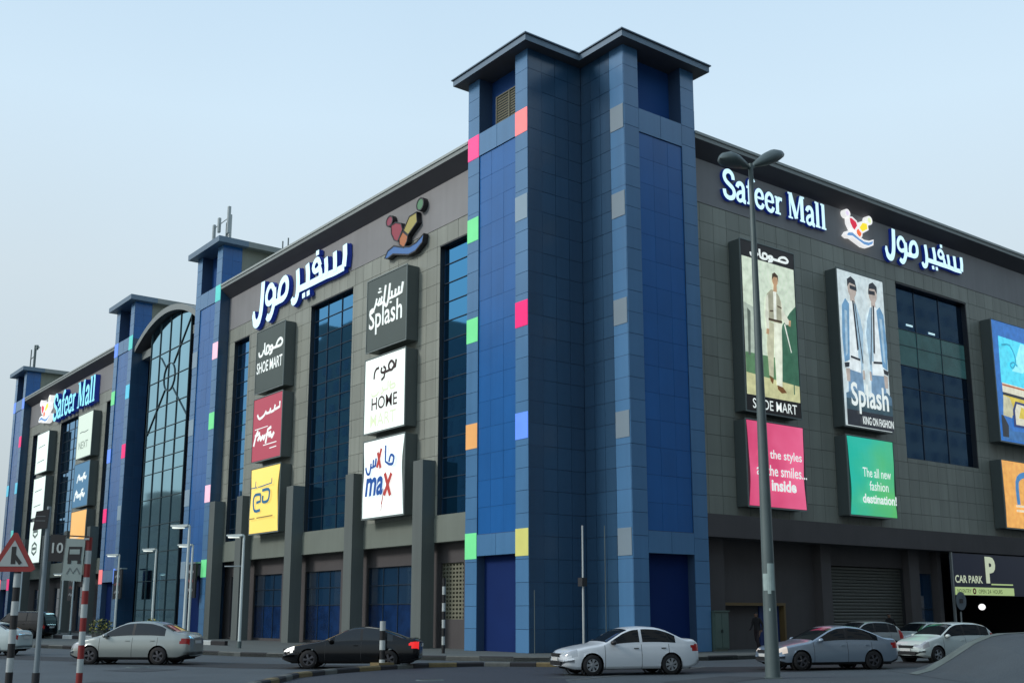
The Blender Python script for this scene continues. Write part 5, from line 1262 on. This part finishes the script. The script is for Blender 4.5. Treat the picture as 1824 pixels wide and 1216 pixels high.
rod('bracket', [(-139.0, 33, 32.2), (-137.2, 33, 32.3)], .05, M_lampgrey, r); rod('bracket', [(-137.2, 33, 33.2), (-135.4, 33, 33.0)], .06, M_lampgrey, r); rod('dish', [(-135.6, 32.9, 33.0), (-135.6, 32.7, 33.0)], .3, M_lampgrey, r)
r = tag(empty('roof_railing', (-70, 33, 26.1)), 'small thin railing standing on the left roof edge', 'railing')
for x in (-71.2, -70.3): rod('post', [(x, 33.5, 25.9), (x, 33.5, 28.6)], .05, M_lampgrey, r)
rod('rail', [(-71.8, 33.5, 28.0), (-69.8, 33.5, 28.0)], .04, M_lampgrey, r)

# planters with yellow flowers beyond the silver car
M_leaf = mat('leaf', (.03, .06, .025), .6, var=.3, island=.3); M_flow = mat('yellow_flower', (.45, .42, .10), .6, island=.3)
def planter(x, y, z, label):
    r = tag(empty('flower_planter', (x, y, z)), label, 'planter', 'flower planters on the pavement')
    b = MB(); b.lathe([(0, 0), (.5, 0), (.62, .62), (.66, .66), (.56, .66), (.5, .55), (0, .55)], 16, Matrix.Translation((x, y, z)) @ Matrix.Rotation(R(90), 4, 'X')); b.build('pot', M_kr, r)
    lf, fl = MB(), MB()
    for k in range(320):
        a, rr, h = rnd.uniform(0, 6.28), rnd.uniform(0, .75)**.7, rnd.uniform(.55, 1.55)
        c = Vector((x+rr*math.cos(a), y+rr*math.sin(a), z+h*(1-.35*rr))); u = Vector((rnd.gauss(0, 1), rnd.gauss(0, 1), rnd.gauss(0, 1))).normalized(); v = u.orthogonal().normalized()
        s_ = rnd.uniform(.05, .13); (fl if k % 4 == 0 else lf).quad(c-u*s_, c+v*s_*.5, c+u*s_, c-v*s_*.5)
    lf.build('foliage', M_leaf, r, recalc=False); fl.build('flowers', M_flow, r, recalc=False)
planter(-78.5, 24.6, .15, 'flower planter behind the bonnet of the beige silver sedan')
planter(-66.5, 23.8, .15, 'flower planter behind the boot of the beige silver sedan')

# walking person
def person(x, y, z, heading, label, S=1.0):
    me = bpy.data.meshes.new('person'); 
    J = dict(pel=(0,0,.95), wst=(.01,0,1.12), chs=(.03,0,1.36), nck=(.05,0,1.50), hdb=(.065,0,1.56), hd=(.075,0,1.66), top=(.07,0,1.74),
        lh=(0,.10,.90), lk=(.16,.10,.50), la=(.10,.10,.10), lt=(.28,.11,.045), rh=(0,-.10,.90), rk=(.0,-.10,.50), ra=(-.30,-.10,.17), rt=(-.17,-.11,.05),
        ls=(.03,.19,1.43), le=(-.10,.24,1.16), lw=(-.02,.24,.93), lf=(.01,.23,.84), rs=(.03,-.19,1.43), re=(.08,-.24,1.15), rw=(.22,-.23,.98), rf=(.28,-.22,.92))
    rad = dict(pel=.155, wst=.135, chs=.165, nck=.06, hdb=.07, hd=.098, top=.075, lh=.105, lk=.068, la=.048, lt=.04, rh=.105, rk=.068, ra=.048, rt=.04, ls=.075, le=.052, lw=.038, lf=.035, rs=.075, re=.052, rw=.038, rf=.035)
    K = list(J); Ed = [('pel','wst'),('wst','chs'),('chs','nck'),('nck','hdb'),('hdb','hd'),('hd','top'),('pel','lh'),('lh','lk'),('lk','la'),('la','lt'),('pel','rh'),('rh','rk'),('rk','ra'),('ra','rt'),
        ('chs','ls'),('ls','le'),('le','lw'),('lw','lf'),('chs','rs'),('rs','re'),('re','rw'),('rw','rf')]
    me.from_pydata([J[k] for k in K], [(K.index(a), K.index(b)) for a, b in Ed], []); me.update()
    o = bpy.data.objects.new('body', me); COL.objects.link(o)
    sk = o.modifiers.new('skin', 'SKIN'); 
    if not me.skin_vertices: me.attributes
    for i, k in enumerate(K): me.skin_vertices[0].data[i].radius = (rad[k], rad[k]*(.75 if k in ('chs', 'wst', 'pel') else 1))
    me.skin_vertices[0].data[0].use_root = True
    sb = o.modifiers.new('sub', 'SUBSURF'); sb.levels = 2
    dg = bpy.context.evaluated_depsgraph_get(); m2 = bpy.data.meshes.new_from_object(o.evaluated_get(dg))
    bpy.data.objects.remove(o)
    cl = mat('black_clothes', (.012, .012, .014), .85); skn = mat('skin', (.16, .09, .06), .6); hr = mat('hair', (.006, .005, .005), .6); tr = mat('dark_trousers', (.02, .012, .015), .85)
    for m_ in (cl, tr, skn, hr): m2.materials.append(m_)
    for f in m2.polygons:
        c = f.center; f.use_smooth = True
        f.material_index = 0
        if c.z < .95 : f.material_index = 1
        if c.z > 1.53: f.material_index = 2
        if abs(c.y) > .17 and c.z < .93: f.material_index = 2
        if c.z > 1.67 or (c.z > 1.58 and c.x < .05): f.material_index = 3
        if c.z < .09: f.material_index = 3
    r = tag(empty('person', (x, y, z), heading), label, 'person')
    b = bpy.data.objects.new('body', m2); COL.objects.link(b); b.parent = r; b.scale = (S, S, S)
    # nose, shoulder bag
    bb = MB(); bb.wbox(.155, .185, -.012, .012, 1.625, 1.66); n_ = bb.build('nose', skn, None); n_.parent = b
    return r
person(-35.5, 42.0, .15, R(-90), 'person in black walking along the brown wall, left of the tall lamp post', 1.03)
person(-35.3, 52.5, .15, R(-90), 'dark figure whose head shows above the silver hatchback', 1.0)

# manhole covers on the carriageway
for x, y, lab in ((-27.2, 17.9, 'round iron manhole cover in the dark near road'), (-40.2, 14.0, 'round iron manhole cover on the lighter road beside the beige silver sedan')):
    r = tag(empty('manhole_cover', (x, y, .005)), lab, 'manhole cover', 'manhole covers')
    b = MB(); b.lathe([(0, .012), (.30, .012), (.31, .006)], 24, Matrix.Translation((x, y, .0)) @ Matrix.Rotation(R(90), 4, 'X')); b.build('lid', M_dark, r)
    b = MB(); b.lathe([(.32, .006), (.32, .014), (.40, .012), (.41, .0)], 24, Matrix.Translation((x, y, .0)) @ Matrix.Rotation(R(90), 4, 'X')); b.build('rim', M_lampgrey, r)
